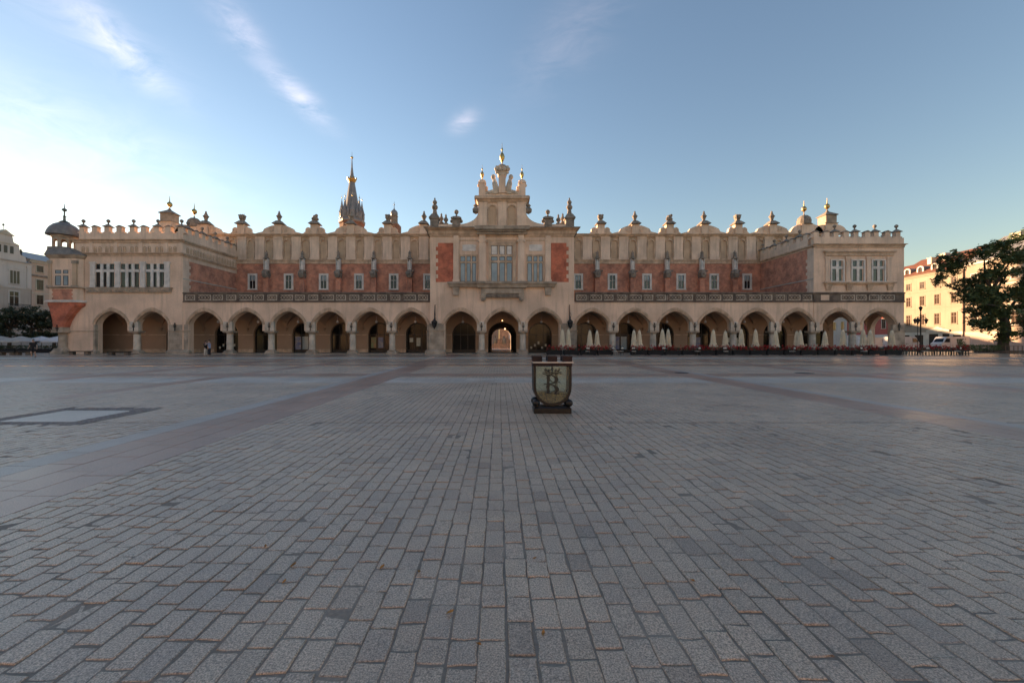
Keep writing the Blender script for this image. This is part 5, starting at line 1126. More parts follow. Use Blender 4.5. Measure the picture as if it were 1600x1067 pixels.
big_tree()
def left_tree(label, px, Y, top, seed, spread):
    g = random.Random(seed); bx = X_(px,Y); cl = []; lm = []
    tr = ([(0,0,-.1),(.1,0,1.4),(.05,.1,2.6),(.1,0,top*.6)],[.28,.22,.18,.1])
    for k in range(13):
        a = g.random()*6.28; r = spread*g.uniform(.25,1.0); z = g.uniform(2.6,top); p = (r*math.cos(a),r*math.sin(a)*.7,z)
        cl.append((*p,g.uniform(.9,1.7),1.1,g.uniform(.45,.8))); lm.append(([(.08,0,min(z-.6,top*.55)),(p[0]*.5,p[1]*.5,z-.35),p],[.11,.08,.03]))
    tree(label,(bx,Y,0),tr,lm,cl,'leaf_dark',3000,.24,seed,'trees along the shaded side of the square')
left_tree('dark broad tree behind the cream parasols near the turret column',84,68,6.2,21,3.6)
left_tree('dark tree with a tall thin leader before the pink house',48,66,7.6,22,3.4)
left_tree('dark tree with long low boughs before the white gabled house',14,64,6.6,23,4.2)
left_tree('low dark tree reaching past the shaded end of the row',-26,62,6.5,24,4.0)

# ------------------------------------------------------------------ coin box in the middle of the square
def coin_box():
    Yf = F*CH/(646-PY); xc = X_(863.5,Yf); dp = .42
    t = thing('coin_box','shield-shaped glass coin collection box with brick battlements and crowned letter','coin box',(xc,Yf+dp/2,0))
    h2 = dp/2; hw = .425
    def U(w, top, bot, n=14):           # U outline from left top, round the bottom, to right top; straight sides then curve
        zc = .62; P = [(-w,top),(-w,zc)]
        P += [(-w*math.cos(math.pi*i/n), zc-(zc-bot)*math.sin(math.pi*i/n)**.85) for i in range(1,n)]
        return P+[(w,zc),(w,top)]
    fo, fi = U(hw,1.05,.165), U(hw-.055,1.05,.225)
    for y0,y1 in ((-h2,-h2+.05),(h2-.05,h2)):
        f = MB(); f.strip(fi,fo,y0,y1); o = f.build('shield_frame','bronze_dark',t,local=True)
    f = MB(); f.strip(U(hw-.012,1.05,.178),U(hw-.004,1.05,.170),-h2+.05,h2-.05); f.build('shell','bronze_dark',t,local=True)
    gi = U(hw-.05,1.04,.22)
    for y in (-h2+.02,h2-.02):
        f = MB(); f.ext(gi,y-.004,y+.004); f.build('glass_pane','clear_glass',t,local=True)
    f = MB(); f.box(-hw-.01,hw+.01,-h2-.01,h2+.01,1.05,1.118); f.build('top_beam','brick_small',t,local=True)
    f = MB(); f.box(-hw-.005,hw+.035,-h2-.03,h2+.02,1.118,1.15); f.build('ledge','stone_light',t,local=True)
    for xx in (-.335,.0,.335):
        for yy in (-h2+.085,h2-.085):
            f = MB(); f.box(xx-.105,xx+.105,yy-.065,yy+.065,1.15,1.272); f.build('merlon','brick_small',t,local=True)
    f = MB(); f.box(-.415,.415,-h2-.02,h2+.02,0,.11); f.tbox(-.415,.415,-h2-.02,h2+.02,.11,.15,-.03); f.build('base','bronze_dark',t,local=True)
    for sx in (-1,1):
        for sy in (-1,1):
            f = MB(); f.ball((sx*.365,sy*(h2-.02),.232),.088,18); f.build('ball','bronze_dark',t,True,True)
    # crowned letter R on the front glass
    f = MB(); y0, y1 = -h2-.004, -h2+.008
    f.box(-.13,-.07,y0,y1,.46,.84); f.box(-.17,-.03,y0,y1,.435,.462); f.box(-.155,-.06,y0,y1,.838,.862)
    def arcstrip(cx0,cz0,rx,rz,t0,t1,a0,a1,n=14):
        I, O = [], []
        for i in range(n+1):
            a = a0+(a1-a0)*i/n; th = t0+(t1-t0)*math.sin(math.pi*i/n); I.append((cx0+(rx-th)*math.cos(a),cz0+(rz-th*.45)*math.sin(a))); O.append((cx0+rx*math.cos(a),cz0+rz*math.sin(a)))
        f.strip(I,O,y0,y1)
    arcstrip(-.075,.755,.205,.105,.02,.085,R(-90),R(90)); arcstrip(-.075,.54,.215,.112,.02,.09,R(-52),R(90)); f.box(.03,.15,y0,y1,.432,.455)
    f.tube([(-.10,y0,.645),(-.17,y0,.66),(-.20,y0,.63)],[.014,.012,.006],5)
    f.box(-.155,.135,y0,y1,.885,.905); f.box(-.145,.125,y0,y1,.865,.875)
    for xx,hh in ((-.15,.985),(-.08,.97),(-.01,1.0),(.06,.97),(.13,.985)):
        f.tube([(xx*.9,y0+.003,.9),(xx,y0+.003,.94),(xx*1.15,y0+.003,hh-.02)],[.012,.010,.006],5); f.ball((xx*1.15,y0+.003,hh-.015),.018,7)
    f.tube([(-.165,y0+.003,.975),(-.08,y0+.003,.925),(-.01,y0+.003,.985),(.06,y0+.003,.925),(.145,y0+.003,.975)],.009,5)
    f.box(-.018,-.002,y0,y1,.99,1.035); f.box(-.03,.01,y0,y1,1.008,1.02); f.tube([(.14,y0+.003,.89),(.20,y0+.003,.885),(.215,y0+.003,.905)],[.012,.01,.005],5); f.tube([(-.15,y0+.003,.89),(-.21,y0+.003,.885),(-.225,y0+.003,.905)],[.012,.01,.005],5)
    f.build('crowned_letter','iron_green',t,local=True)
    f2 = MB(); f2.v = [(-x+.04,-y-.002,z) for (x,y,z) in f.v]; f2.f = [list(q) for q in f.f]; f2.mi = list(f.mi); f2.build('crowned_letter','iron_green',t,local=True)
    # coins heaped in the bottom of the shield
    g = np.random.default_rng(4); f = MB()
    f.ext([(-w,z) for w,z in ((.33,.40),(.34,.44))][:0] or [(-.355,.455),(-.25,.47),(0,.44),(.2,.455),(.35,.45),(.335,.38),(.26,.28),(.12,.215),(0,.20),(-.12,.215),(-.26,.28),(-.335,.38)],-h2+.04,h2-.04)
    f.build('coin_heap','coin',t,local=True)
    f = MB()
    for i in range(620):
        z = g.uniform(.215,.46); w = .345*math.sqrt(max(0,1-((.52-z)/.33)**2)) if z < .5 else .34
        x = g.uniform(-w,w); front = g.random() < .72; y = -h2+.032+g.random()*.006 if front else g.uniform(-h2+.05,h2-.05); zz = z if front else .455+g.random()*.015
        r = g.uniform(.008,.013); nrm = Vector((g.normal(0,.5),-1 if front else g.normal(0,.5),g.normal(.3,.5) if front else 1)).normalized(); a = nrm.cross(Vector((0,0,1)) if front else Vector((1,0,0))).normalized(); b = nrm.cross(a); c = Vector((x,y,zz))
        f.add([c+(a*math.cos(k*math.pi/3)+b*math.sin(k*math.pi/3))*r for k in range(6)],[(0,1,2,3,4,5)])
    o = f.build('coins','coin',t,local=True); o['kind'] = 'stuff'
surf('bronze_dark',(.026,.022,.021),.42,.3,6,40,.1,metal=.35); surf('iron_green',(.03,.035,.03),.5,.3,8,40,.1)
coin_box()

# ------------------------------------------------------------------ pavement cafe: flower boxes, chairs, folded parasols
def blades(mb, n, box, L, g, up=.6):
    for i in range(n):
        p = Vector((g.uniform(*box[0]),g.uniform(*box[1]),g.uniform(*box[2]))); u = Vector((g.uniform(-1,1),g.uniform(-1,1),g.uniform(-.3,1)*up*1.6)).normalized(); w = u.cross(Vector((g.uniform(-1,1),g.uniform(-1,1),g.uniform(-1,1)))).normalized(); l = L*g.uniform(.6,1.3)
        mb.add([p-u*l,p+w*l*.4,p+u*l,p-w*l*.4],[(0,1,2,3)])
def flower_meshes(w, k):
    g = random.Random(k); a = MB(); blades(a,330,((-w/2+.03,w/2-.03),(-.26,.26),(.48,.86)),.085,g); b = MB()
    for j in range(int(w*30)):
        cx0, cy0, cz0 = g.uniform(-w/2+.05,w/2-.05), g.uniform(-.3,.25), g.uniform(.58,1.14); blades(b,13,((cx0-.06,cx0+.06),(cy0-.05,cy0+.05),(cz0-.10,cz0+.07)),.06,g)
    return a.mesh('greenery','leaf_dark'), b.mesh('blossoms','flower')
FW = 1.92; FM = [flower_meshes(FW,k) for k in (1,2,3)]
bx_ = MB(); bx_.tbox(-FW/2+.05,FW/2-.05,-.26,.26,.06,.55,.02); bx_.box(-FW/2+.02,FW/2-.02,-.29,.29,.52,.57)
for s in (-1,1): bx_.box(s*(FW/2-.18)-.06,s*(FW/2-.18)+.06,-.22,.22,0,.06)
bx_ = bx_.mesh('flower_box','cloth_black')
lg = MB()
lg.tbox(-FW/2+.05,FW/2-.05,-.2,.2,.42,.60,.03)
for q in (-.85,-.5,-.15,.2,.55,.88):
    for yy in (-.16,.16): lg.box(q-.035,q+.035,yy-.03,yy+.03,0,.42)
lg = lg.mesh('raised_flower_box','iron')
def planter(x, y, k, raised, label, group):
    t = thing('flower_box',label,'planter',(x,y,0),0,group)
    inst(lg if raised else bx_,'box',t,(0,0,0),0,None,True); a,b = FM[k%3]; z = 0
    inst(a,'greenery',t,(0,0,z),0,(1,.85 if raised else 1,1),True)['kind'] = 'stuff'; inst(b,'blossoms',t,(0,0,z),0,(1 if k%2 else -1,.85 if raised else 1,1),True)['kind'] = 'stuff'
YF = 46.9; px = 866.0; k = 0
gaps = [(918,925),(962,988),(1134,1142),(1239,1243)]
while px < 1500:
    x = X_(px,YF); skip = any(a-11 < px < b+3 for a,b in gaps[1:2])
    if not skip:
        if px < 1398: planter(x,YF,k,False,'low dark trough of red flowers standing on the paving before the arcade','red flower troughs before the arcade')
        else: planter(x,YF,k,True,'red flower trough raised on thin dark legs beyond the last arcade pier','red flower troughs on legs')
    k += 1; px += (FW+.07)*F/YF
# folded parasols
def parasol_meshes(seed, wide):
    g = random.Random(seed); n = 20; prof = [(.10,2.98),(.16,2.75),(.20,2.35),(.24,1.9),(.27,1.60),(.25,1.55),(.34 if wide else .29,1.2),(.42 if wide else .33,.98)]
    V = []; Fc = []
    for r,z in prof:
        for i in range(n):
            a = 2*math.pi*i/n; rr = r*(1+.17*(1 if i%2 else -1)*(1.2 if z < 2.7 else .4)+g.uniform(-.04,.04)); V.append((rr*math.cos(a),rr*math.sin(a),z+(g.uniform(-.07,.07) if z < 1.05 else 0)))
    for j in range(len(prof)-1):
        for i in range(n): Fc.append((j*n+i,j*n+(i+1)%n,(j+1)*n+(i+1)%n,(j+1)*n+i))
    Fc.append(list(range(n))); m_ = MB(); m_.add(V,Fc); return m_.mesh('canopy','canvas',False)
PM = [parasol_meshes(1,True),parasol_meshes(2,False),parasol_meshes(3,True)]
pp = MB(); pp.tube([(0,0,.08),(0,0,3.05)],.03,7); pp = pp.mesh('pole','frame_white'); pb = MB(); pb.box(-.4,.4,-.4,.4,0,.09); pb.lathe((0,0,.09),[(.09,0),(.06,.3)],8); pb = pb.mesh('base','stone_grey'); pt = MB(); pt.lathe((0,0,1.52),[(.27,0),(.285,.03),(.285,.06),(.27,.09)],12); pt = pt.mesh('tie_band','canvas'); pf = MB(); pf.ball((0,0,3.08),.05,8); pf = pf.mesh('tip','frame_white')
for i,p in enumerate([878.7,888,921.5,932.8,990.5,999,1035,1044,1114.5,1133.3,1158.3,1180.5,1212,1245,1250.5,1289,1317,1348.7,1359.8,1393.5]):
    yy = 48.3+[0,.25,-.1,.5][i%4]; s = random.uniform(.93,1.03)
    t = thing('folded_parasol','folded cream parasol standing behind the red flower troughs','parasol',(X_(p,yy),yy,0),random.random()*6,'folded parasols before the arcade')
    inst(pp,'pole',t,(0,0,0),0,(1,1,s),True); inst(PM[i%3],'canopy',t,(0,0,0),0,(1,1,s),True); inst(pb,'base',t,(0,0,0),0,None,True); inst(pt,'tie_band',t,(0,0,0),0,(1,1,s),True); inst(pf,'tip',t,(0,0,3.08*(s-1)),0,None,True)
# iron cafe chairs with arched backs and pale seat pads, round tables
cf = MB()
for s in (-1,1):
    cf.tube([(s*.19,-.2,0),(s*.2,-.19,.45)],.016,6); cf.tube([(s*.2,.22,0),(s*.2,.19,.45),(s*.22,.24,.75)],.016,6)
cf.tube([(-.22,.24,.75),(-.20,.26,.93),(-.10,.27,1.02),(0,.275,1.05),(.10,.27,1.02),(.20,.26,.93),(.22,.24,.75)],.028,6)
cf.tube([(-.22,.24,.72),(.22,.24,.72)],.016,6); cf.tube([(-.1,.24,.45),(-.08,.26,.98)],.012,5); cf.tube([(.1,.24,.45),(.08,.26,.98)],.012,5)
cf = cf.mesh('frame','iron'); cp = MB(); cp.box(-.22,.22,-.22,.22,.44,.50); cp = cp.mesh('cushion','frame_white'); bpd = MB(); bpd.tbox(-.19,.19,.235,.275,.74,.93,-.01); bpd = bpd.mesh('back_pad','frame_white')
ctp = MB(); ctp.lathe((0,0,.72),[(.38,0),(.39,.02),(.37,.04)],18); ctp = ctp.mesh('table_top','white_paint'); ctl = MB(); ctl.lathe((0,0,0),[(.22,0),(.22,.03),(.04,.06),(.035,.72)],10); ctl = ctl.mesh('pedestal','iron')
chs = [(918,46.0),(960,46.2),(970,46.4),(990.5,46.1),(1036,46.9),(1084,47.4),(1090,46.3),(1134,46.1),(1178,47.3),(1211,47.5),(1238,46.1),(1283,47.5),(1318,47.6),(1350,46.2),(1357,47.5),(1404,47.6),(1446,46.1),(1463,47.7),(1496,46.2)]
for i,(p,yy) in enumerate(chs):
    inn = yy > 46.8
    t = thing('cafe_chair','dark iron cafe chair with arched back behind the flower troughs' if inn else 'dark iron cafe chair with arched back standing in front of the flower troughs','chair',(X_(p,yy),yy,0),[math.pi,.3,math.pi+.4,-.2][i%4],'cafe chairs behind the troughs' if inn else 'cafe chairs in front of the troughs')
    inst(cf,'frame',t,(0,0,0),0,None,True); inst(cp,'cushion',t,(0,0,0),0,None,True); inst(bpd,'back_pad',t,(0,0,0),0,None,True)
for p in (927,994,1040,1092,1140,1186,1230,1262,1300,1334,1376,1430,1470):
    t = thing('cafe_table','small round cafe table with pale top behind the flower troughs','table',(X_(p,48.9),48.9,0),0,'cafe tables behind the troughs'); inst(ctp,'table_top',t,(0,0,0),0,None,True); inst(ctl,'pedestal',t,(0,0,0),0,None,True)

# ------------------------------------------------------------------ right edge: street lamp, vans, hedge rail
def street_lamp(px, Y):
    t = thing('street_lamp','tall black cast-iron street lamp with three lanterns before the yellow house','street lamp',(X_(px,Y),Y,0))
    k = Y/F; h = CH+(PY-487)*k
    f = MB(); f.lathe((0,0,0),[(.24,0),(.24,.3),(.16,.45),(.13,1.2),(.17,1.25),(.08,1.4),(.07,h)],10); f.build('pole','iron',t,local=True)
    f = MB()
    for s in (-1,1): f.tube([(0,0,h-1.0),(s*.35,0,h-.75),(s*.75,0,h-.85),(s*.8,0,h-1.0)],.035,6); f.tube([(s*.15,0,h-1.3),(s*.45,0,h-1.1),(s*.4,0,h-.8)],.022,5)
    f.build('arm','iron',t,local=True)
    for x,z in ((-.8,h-1.0),(.8,h-1.0),(0,h+.75)):
        f = MB(); f.lathe((x,0,z-.65),[(.08,0),(.20,.42),(.05,.43)],6); o = f.build('lantern','glass_house',t,local=True)
        f = MB(); f.lathe((x,0,z-.23),[(.26,0),(.24,.05),(.10,.2),(.03,.3)],6); f.lathe((x,0,z-.72),[(.05,0),(.10,.07)],6); f.build('lantern_hood','iron',o,local=True)
street_lamp(1438.5,57.0)
def hanging_flower(px, Y, py, lab):
    k = Y/F; t = thing('bracket_lantern',lab,'lantern',(X_(px,Y),Y,0)); h = CH+(PY-497)*k
    f = MB(); f.lathe((0,0,0),[(.14,0),(.10,.3),(.045,.5),(.04,h+.2)],8); f.build('pole','iron',t,local=True)
    f = MB(); f.lathe((0,0,h-1.0),[(.05,0),(.24,.6),(.1,.62)],6); o = f.build('lantern','glass_house',t,local=True)
    f = MB(); f.lathe((0,0,h-.4),[(.34,0),(.30,.1),(.12,.34),(.04,.5)],6); f.build('hood','iron',o,local=True)
hanging_flower(1434,60.0,503,'single dark lantern on a thin post beside the taller street lamp')
def van(px, Y, rz, label, mark=None):
    t = thing('delivery_van',label,'van',(X_(px,Y),Y,0),rz)
    f = MB(); f.ext([(-2.6,.45),(2.6,.45),(2.6,1.25),(2.2,1.45),(1.75,2.25),(1.55,2.45),(-2.55,2.5),(-2.62,2.3)],-.95,.95); f.build('body','white_paint',t,local=True)
    for s in (-1,1):
        f = MB(); f.ext([(1.05,1.45),(2.1,1.45),(1.7,2.15),(1.05,2.15)],s*.955-.006,s*.955+.006); f.build('side_window','glass',t,local=True)
        f = MB(); f.box(-.02+.98,.98,s*.952-.004,s*.952+.004,.6,2.3); f.build('door_seam','black_rubber',t,local=True)
        for x in (-1.6,1.7):
            f = MB(); f.lathe((0,0,0),[(.2,-.1),(.34,-.1),(.36,-.06),(.36,.06),(.34,.1),(.2,.1)],16); f.v = [(a+x,c+s*.88,b+.36) for a,b,c in f.v]; o = f.build('wheel','black_rubber',t,local=True)
            f = MB(); f.lathe((0,0,0),[(.19,-.11),(.19,.11),(.05,.12)],12); f.v = [(a+x,c*s+s*.88,b+.36) for a,b,c in f.v]; f.build('hub','frame_white',o,local=True)
    f = MB(); f.ext([(-.8,1.5),(.8,1.5),(.7,2.15),(-.7,2.15)],0,.02,'x'); f.v = [(2.19-(z-1.45)*.55+.03,y,z) for x,y,z in f.v]; f.build('windscreen','glass',t,local=True)
    f = MB(); f.box(2.58,2.66,-.95,.95,.4,.62); f.box(-2.68,-2.6,-.95,.95,.4,.62); f.build('bumper','black_rubber',t,local=True)
    for s in (-1,1):
        f = MB(); f.box(2.56,2.62,s*.75-.16,s*.75+.16,.85,1.08); f.build('headlight','frame_white',t,local=True)
    if mark:
        c = bpy.data.curves.new('van_lettering','FONT'); c.body = mark; c.size = .42; c.extrude = .004; c.align_x = 'CENTER'
        tmp = bpy.data.objects.new('tmp',c); col.objects.link(tmp); dg = bpy.context.evaluated_depsgraph_get(); me = bpy.data.meshes.new_from_object(tmp.evaluated_get(dg)); bpy.data.objects.remove(tmp)
        me.materials.clear(); me.materials.append(MATS['black_rubber']); o = bpy.data.objects.new('lettering',me); col.objects.link(o); o.parent = t; o.location = (-.6,-.962,1.0); o.rotation_euler = (R(90),0,0)
van(1409,74.0,0,'white delivery van with dark lettering parked past the end arch','EMECOP+')
van(1484,74.5,math.pi,'plain white delivery van parked before the yellow house')
van(1365,88.0,0,'white van seen through the last arch before the red house')
f = MB(); hd = thing('hedge','low clipped brownish hedge beside the old tree','hedge',(X_(1530,53.5),53.5,0))
g = random.Random(3); f = MB(); blades(f,1500,((-2.4,3.0),(-.4,.4),(.35,1.15)),.10,g); f.build('foliage','leaf',hd,local=True)['kind'] = 'stuff'
f = MB(); f.box(-2.4,3.0,-.35,.35,0,.1); f.build('kerb','stone_grey',hd,local=True)
f = MB()
for k in range(12): f.tube([(-2.3+k*.47,g.uniform(-.15,.15),.05),(-2.3+k*.47,0,.6)],.03,5)
f.build('stems','bark',hd,local=True)
rl = thing('railing','thin iron railing round the tree pit beyond the hedge','railing',(X_(1585,52.0),52.0,0))
for k in range(9):
    f = MB(); f.box(-1.2+k*.55,-1.15+k*.55,-.025,.025,0,1.05); f.build('post','frame_brown',rl,local=True)
for z in (.35,1.0):
    f = MB(); f.box(-1.25,3.4,-.03,.03,z,z+.04); f.build('rail','frame_brown',rl,local=True)
cs_ = thing('climbing_shrub','small potted shrub at the end of the flower troughs','shrub',(X_(1501,48.5),48.5,0))
f = MB(); f.lathe((0,0,0),[(.2,0),(.28,.5),(.3,.52)],12); f.build('pot','stone_dark',cs_,local=True)
f = MB(); blades(f,300,((-.35,.35),(-.3,.3),(.5,1.9)),.12,g); f.build('foliage','leaf',cs_,local=True)['kind'] = 'stuff'

# ------------------------------------------------------------------ left edge: open parasols, troughs, benches
def open_parasol(px, Y, mt, lab):
    t = thing('open_parasol',lab,'parasol',(X_(px,Y),Y,0)); n = 8; m_ = MB()
    w = 1.65; zt, ze = 2.42, 1.62; C = [(-w,-w),(0,-w*1.0),(w,-w),(w,0),(w,w),(0,w),(-w,w),(-w,0)]
    V = [(0,0,zt)]+[(a*.5,b*.5,zt-(zt-ze)*.46) for a,b in C]+[(a,b,ze) for a,b in C]+[(a,b,ze-.18) for a,b in C]
    Fc = [(0,1+i,1+(i+1)%8) for i in range(8)]+[(1+i,9+i,9+(i+1)%8,1+(i+1)%8) for i in range(8)]+[(9+i,17+i,17+(i+1)%8,9+(i+1)%8) for i in range(8)]
    m_.add(V,Fc); m_.build('canopy',mt,t,local=True)
    m_ = MB(); m_.tube([(0,0,0),(0,0,2.4)],.035,7); m_.build('pole','frame_brown',t,local=True); m_ = MB(); m_.box(-.35,.35,-.35,.35,0,.1); m_.build('base','stone_dark',t,local=True)
for p,mt,lab in ((2,'canvas_white','open pale parasol cut by the picture edge beside the low tree boughs'),(33,'canvas_white','open cream parasol standing between two others before the dark trees'),(65,'white_paint','open bluish white parasol behind the walking man'),(90,'white_paint','open white parasol partly behind the turret column')): open_parasol(p,60.0 if p < 50 else 61.5,mt,lab)
def trough(px, Y, w, lab):
    t = thing('planter_trough',lab,'planter',(X_(px,Y),Y,0)); m_ = MB(); m_.tbox(-w/2,w/2,-.3,.3,0,.55,.03); m_.build('box','cloth_black',t,local=True)
    m_ = MB(); blades(m_,320,((-w/2,w/2),(-.3,.3),(.5,1.05)),.12,g); m_.build('greenery','leaf_dark',t,local=True)['kind'] = 'stuff'
for i,(p,w) in enumerate(((12,2.6),(42,2.6),(74,3.2),(-12,2.6))): trough(p,57.0,w,['dark planter with low greenery under the pale cut parasol','dark planter with low greenery under the cream parasol','long dark planter under the bluish parasols','dark planter past the end of the cafe row'][i])
def bench(px, Y, lab, w=2.5):
    t = thing('bench',lab,'bench',(X_(px,Y),Y,0)); m_ = MB(); m_.box(-w/2,w/2,-.26,.26,.36,.46); m_.build('seat','dark_wood',t,local=True)
    for x in (-w/2+.35,w/2-.35):
        m_ = MB(); m_.box(x-.22,x+.22,-.2,.2,0,.36); m_.build('leg','stone_dark',t,local=True)
bench(125,47.8,'backless dark bench before the plain pavilion wall'); bench(187,46.2,'backless dark bench standing before the pavilion column'); bench(12,46.0,'backless dark bench beside the parasol cafe',2.0); bench(37,46.2,'backless dark bench by the walking man',2.0)

# ------------------------------------------------------------------ monument behind the hall, seen through the passage
mo = thing('monument','stone monument with stepped base and bronze figures seen through the passage','monument',(1.2,101.0,0))
f = MB(); f.box(-4,4,-4,4,0,.5); f.box(-3.2,3.2,-3.2,3.2,.5,1.0); f.tbox(-2.0,2.0,-2.0,2.0,1.0,2.2,-.2); f.tbox(-1.2,1.2,-1.2,1.2,2.2,6.0,-.15); f.build('pedestal','stone_grey',mo,local=True)
for x,y in ((-2.2,-2.4),(2.2,-2.4),(0,-2.6)):
    f = MB(); f.tube([(x,y,1.0),(x,y,1.7),(x*.95,y+.1,2.3),(x*.95,y+.1,2.6)],[.45,.42,.32,.16],9); f.ball((x*.95,y+.05,2.8),.2,9); f.build('seated_figure','bronze',mo,local=True)
f = MB(); f.tube([(0,0,6),(0,0,7.2),(0,0,8.3),(0,0,8.7)],[.5,.48,.42,.15],10); f.ball((0,-.05,8.95),.26,10); f.build('standing_figure','bronze',mo,local=True)

# ------------------------------------------------------------------ people
def skin_obj(name, pts, edges, mat, parent, root=0, lvl=2):
    me = bpy.data.meshes.new(name); me.from_pydata([p[:3] for p in pts],edges,[]); o = bpy.data.objects.new(name,me); col.objects.link(o)
    o.modifiers.new('skin','SKIN'); me.skin_vertices.new() if not me.skin_vertices else None
    for v,p in zip(me.skin_vertices[0].data,pts): v.radius = (p[3],p[4] if len(p) > 4 else p[3]); v.use_root = False
    me.skin_vertices[0].data[root].use_root = True
    s = o.modifiers.new('sub','SUBSURF'); s.levels = lvl; s.render_levels = lvl
    dg = bpy.context.evaluated_depsgraph_get(); dg.update(); m2 = bpy.data.meshes.new_from_object(o.evaluated_get(dg)); m2.name = name
    bpy.data.objects.remove(o); m2.materials.clear(); m2.materials.append(MATS[mat]); m2.polygons.foreach_set('use_smooth',[True]*len(m2.polygons))
    q = bpy.data.objects.new(name,m2); col.objects.link(q); q.parent = parent; return q
def person(label, loc, rz, H, legs, arms, top, bottom, hair, shorts=False, lean=0.0, turn=0.0, longhair=False, group=None):
    """figure faces local -y. legs: ((hip->knee->ankle offsets) per side), arms: per side (elbow, wrist) offsets from the shoulder, metres for a 1.75 m figure"""
    k = H/1.75; t = thing('person',label,'person',loc,rz,group); S = lambda p: tuple(c*k for c in p)
    ly = -lean
    hip = (0,0,.93); waist = (0,ly*.3,1.10); chest = (0,ly*.7,1.32); neck = (0,ly,1.49); hd0 = (0,ly-.01,1.56); hd1 = (0,ly-.02,1.68)
    P = [(*hip,.15,.12),(*waist,.135,.10),(*chest,.165,.115),(*neck,.06,.06)]; E = [(0,1),(1,2),(2,3)]
    P += [(*hd0,.075,.085),(*hd1,.075,.09)]; E += [(3,4),(4,5)]
    Lp, Lc, Ac, Hn = [], [], [], []
    for s,(kn,ak) in zip((-1,1),legs):
        h = (s*.095,0,.88); K = (h[0]+kn[0],kn[1],.49+kn[2]); A = (h[0]+ak[0],ak[1],.09+ak[2]); T = (A[0],A[1]-.15,A[2]-.055)
        i = len(P); P += [(*h,.092),(*K,.058),(*A,.04),(*T,.034)]; E += [(0,i),(i,i+1),(i+1,i+2),(i+2,i+3)]; Lp.append((h,K,A,T))
    for s,(el,wr) in zip((-1,1),arms):
        sh = (s*.185,ly*.9,1.42); EL = tuple(a+b for a,b in zip(sh,el)); WR = tuple(a+b for a,b in zip(sh,wr)); d = Vector(WR)-Vector(EL); d.normalize(); HN = tuple(Vector(WR)+d*.08)
        i = len(P); P += [(*sh,.058),(*EL,.043),(*WR,.031),(*HN,.034)]; E += [(2,i),(i,i+1),(i+1,i+2),(i+2,i+3)]; Ac.append((sh,EL,WR,HN,d.copy()))
    body = skin_obj('body',[tuple(c*k for c in p) for p in P],E,'skin',t)
    # five fingers per hand
    f = MB()
    for sh,EL,WR,HN,d in Ac:
        side = d.cross(Vector((0,1,0))); side = side.normalized() if side.length > .1 else Vector((1,0,0)); dn = d.cross(side)
        for q,(o_,l) in enumerate(((-.024,.06),(-.008,.072),(.008,.068),(.024,.052))):
            b0 = Vector(HN)+side*o_; f.tube([S(b0),S(b0+d*l*.55+dn*.008),S(b0+d*l+dn*.022)],[.0095*k,.0085*k,.006*k],5)
        b0 = Vector(HN)-d*.035-side*.03; f.tube([S(b0),S(b0-side*.022+d*.03),S(b0-side*.02+d*.06)],[.011*k,.0095*k,.007*k],5)
    f.build('hands','skin',t,True,True)
    # face: nose, ears, brows
    c0 = Vector(hd1); f = MB(); f.ext([(c0.x-.014,c0.z-.045),(c0.x+.014,c0.z-.045),(c0.x,c0.z+.01)],c0.y-.115,c0.y-.075)
    for s in (-1,1): f.ball((c0.x+s*.078,c0.y+.01,c0.z-.02),.022,6,1.4,.5)
    f.v = [S(v) for v in f.v]; f.build('face','skin',t,local=True)
    f = MB()
    for s in (-1,1): f.box(c0.x+s*.03-.014,c0.x+s*.03+.014,c0.y-.098,c0.y-.086,c0.z,c0.z+.012)
    f.box(c0.x-.025,c0.x+.025,c0.y-.098,c0.y-.084,c0.z-.075,c0.z-.068); f.v = [S(v) for v in f.v]; f.build('eyes_and_mouth','hair_dark',t,local=True)
    f = MB(); f.ball(tuple(c0+Vector((0,.022,.035))),.098,12,1.0,.93,1.0)
    if longhair: f.tube([c0+Vector((0,.06,.02)),c0+Vector((0,.09,-.1)),c0+Vector((0,.09,-.22))],[.08,.075,.04],9)
    f.v = [S(v) for v in f.v]; f.build('hair',hair,t,True,True)
    # clothes
    Q = [(0,0,.80,.172,.14),(0,ly*.1,1.0,.165,.13),(*chest,.182,.132),(0,ly*.95,1.45,.10,.085)]; E2 = [(0,1),(1,2),(2,3)]
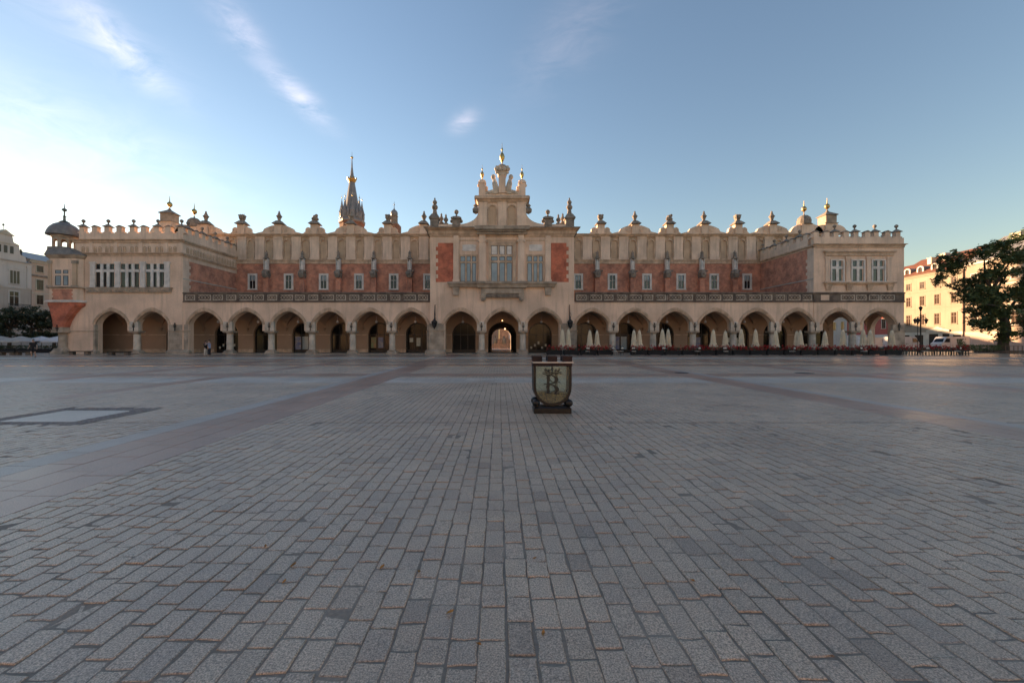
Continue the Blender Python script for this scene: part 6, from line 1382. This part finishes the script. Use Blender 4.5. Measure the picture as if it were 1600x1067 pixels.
    for sh,EL,WR,HN,d in Ac:
        i = len(Q); mid = tuple(a*.25+b*.75 for a,b in zip(sh,EL)); Q += [(*sh,.075),(*mid,.062)]; E2 += [(2,i),(i,i+1)]
    skin_obj('shirt',[tuple(c*k for c in p) for p in Q],E2,top,t)
    Q = [(0,0,1.0,.155,.125),(0,0,.90,.165,.135)]; E2 = [(0,1)]
    for h,K,A,T in Lp:
        i = len(Q); Q.append((*h,.105)); E2.append((1,i))
        if shorts: mid = tuple(a*.1+b*.9 for a,b in zip(h,K)); Q.append((*mid,.092)); E2.append((i,i+1))
        else: Q += [(*K,.078),(A[0],A[1],A[2]+.05,.07)]; E2 += [(i,i+1),(i+1,i+2)]
    skin_obj('shorts' if shorts else 'trousers',[tuple(c*k for c in p) for p in Q],E2,bottom,t)
    for h,K,A,T in Lp: skin_obj('shoe',[tuple(c*k for c in p) for p in [(A[0],A[1]+.05,A[2]-.045,.043,.045),(A[0],A[1]-.05,A[2]-.05,.045,.04),(A[0],A[1]-.15,A[2]-.06,.04,.03)]],[(0,1),(1,2)],'shoe',t)
    return t
YP = F*CH/(557.0-PY)
person('person in black top and white trousers embracing the person in blue',(X_(321.3,YP),YP,0),R(80),1.64,(((0,0,0),(0,0,0)),((.0,-.05,0),(0,0,0))),(((-.10,-.24,-.10),(-.02,-.44,.06)),((.12,-.22,-.06),(.0,-.42,.12))),'cloth_black','cloth_white','hair_dark',longhair=True)
person('person in pale blue shirt and dark trousers embracing the person in black',(X_(327.3,YP),YP,0),R(-85),1.74,(((0,0,0),(0,.02,0)),((0,-.03,0),(0,0,0))),(((-.10,-.20,-.20),(.06,-.40,-.12)),((.10,-.20,-.18),(-.06,-.40,-.05))),'cloth_blue','cloth_navy','hair_dark',lean=.05)
YP2 = F*CH/(558.5-PY)
person('man in black t-shirt and black shorts walking across the square',(X_(52,YP2),YP2,0),R(25),1.80,(((0,-.14,.02),(0,-.02,.06)),((0,.02,0),(0,.16,.0))),(((-.10,.08,-.27),(-.12,-.06,-.48)),((.10,-.04,-.28),(.14,-.16,-.50))),'cloth_black','cloth_black','hair_grey',shorts=True)
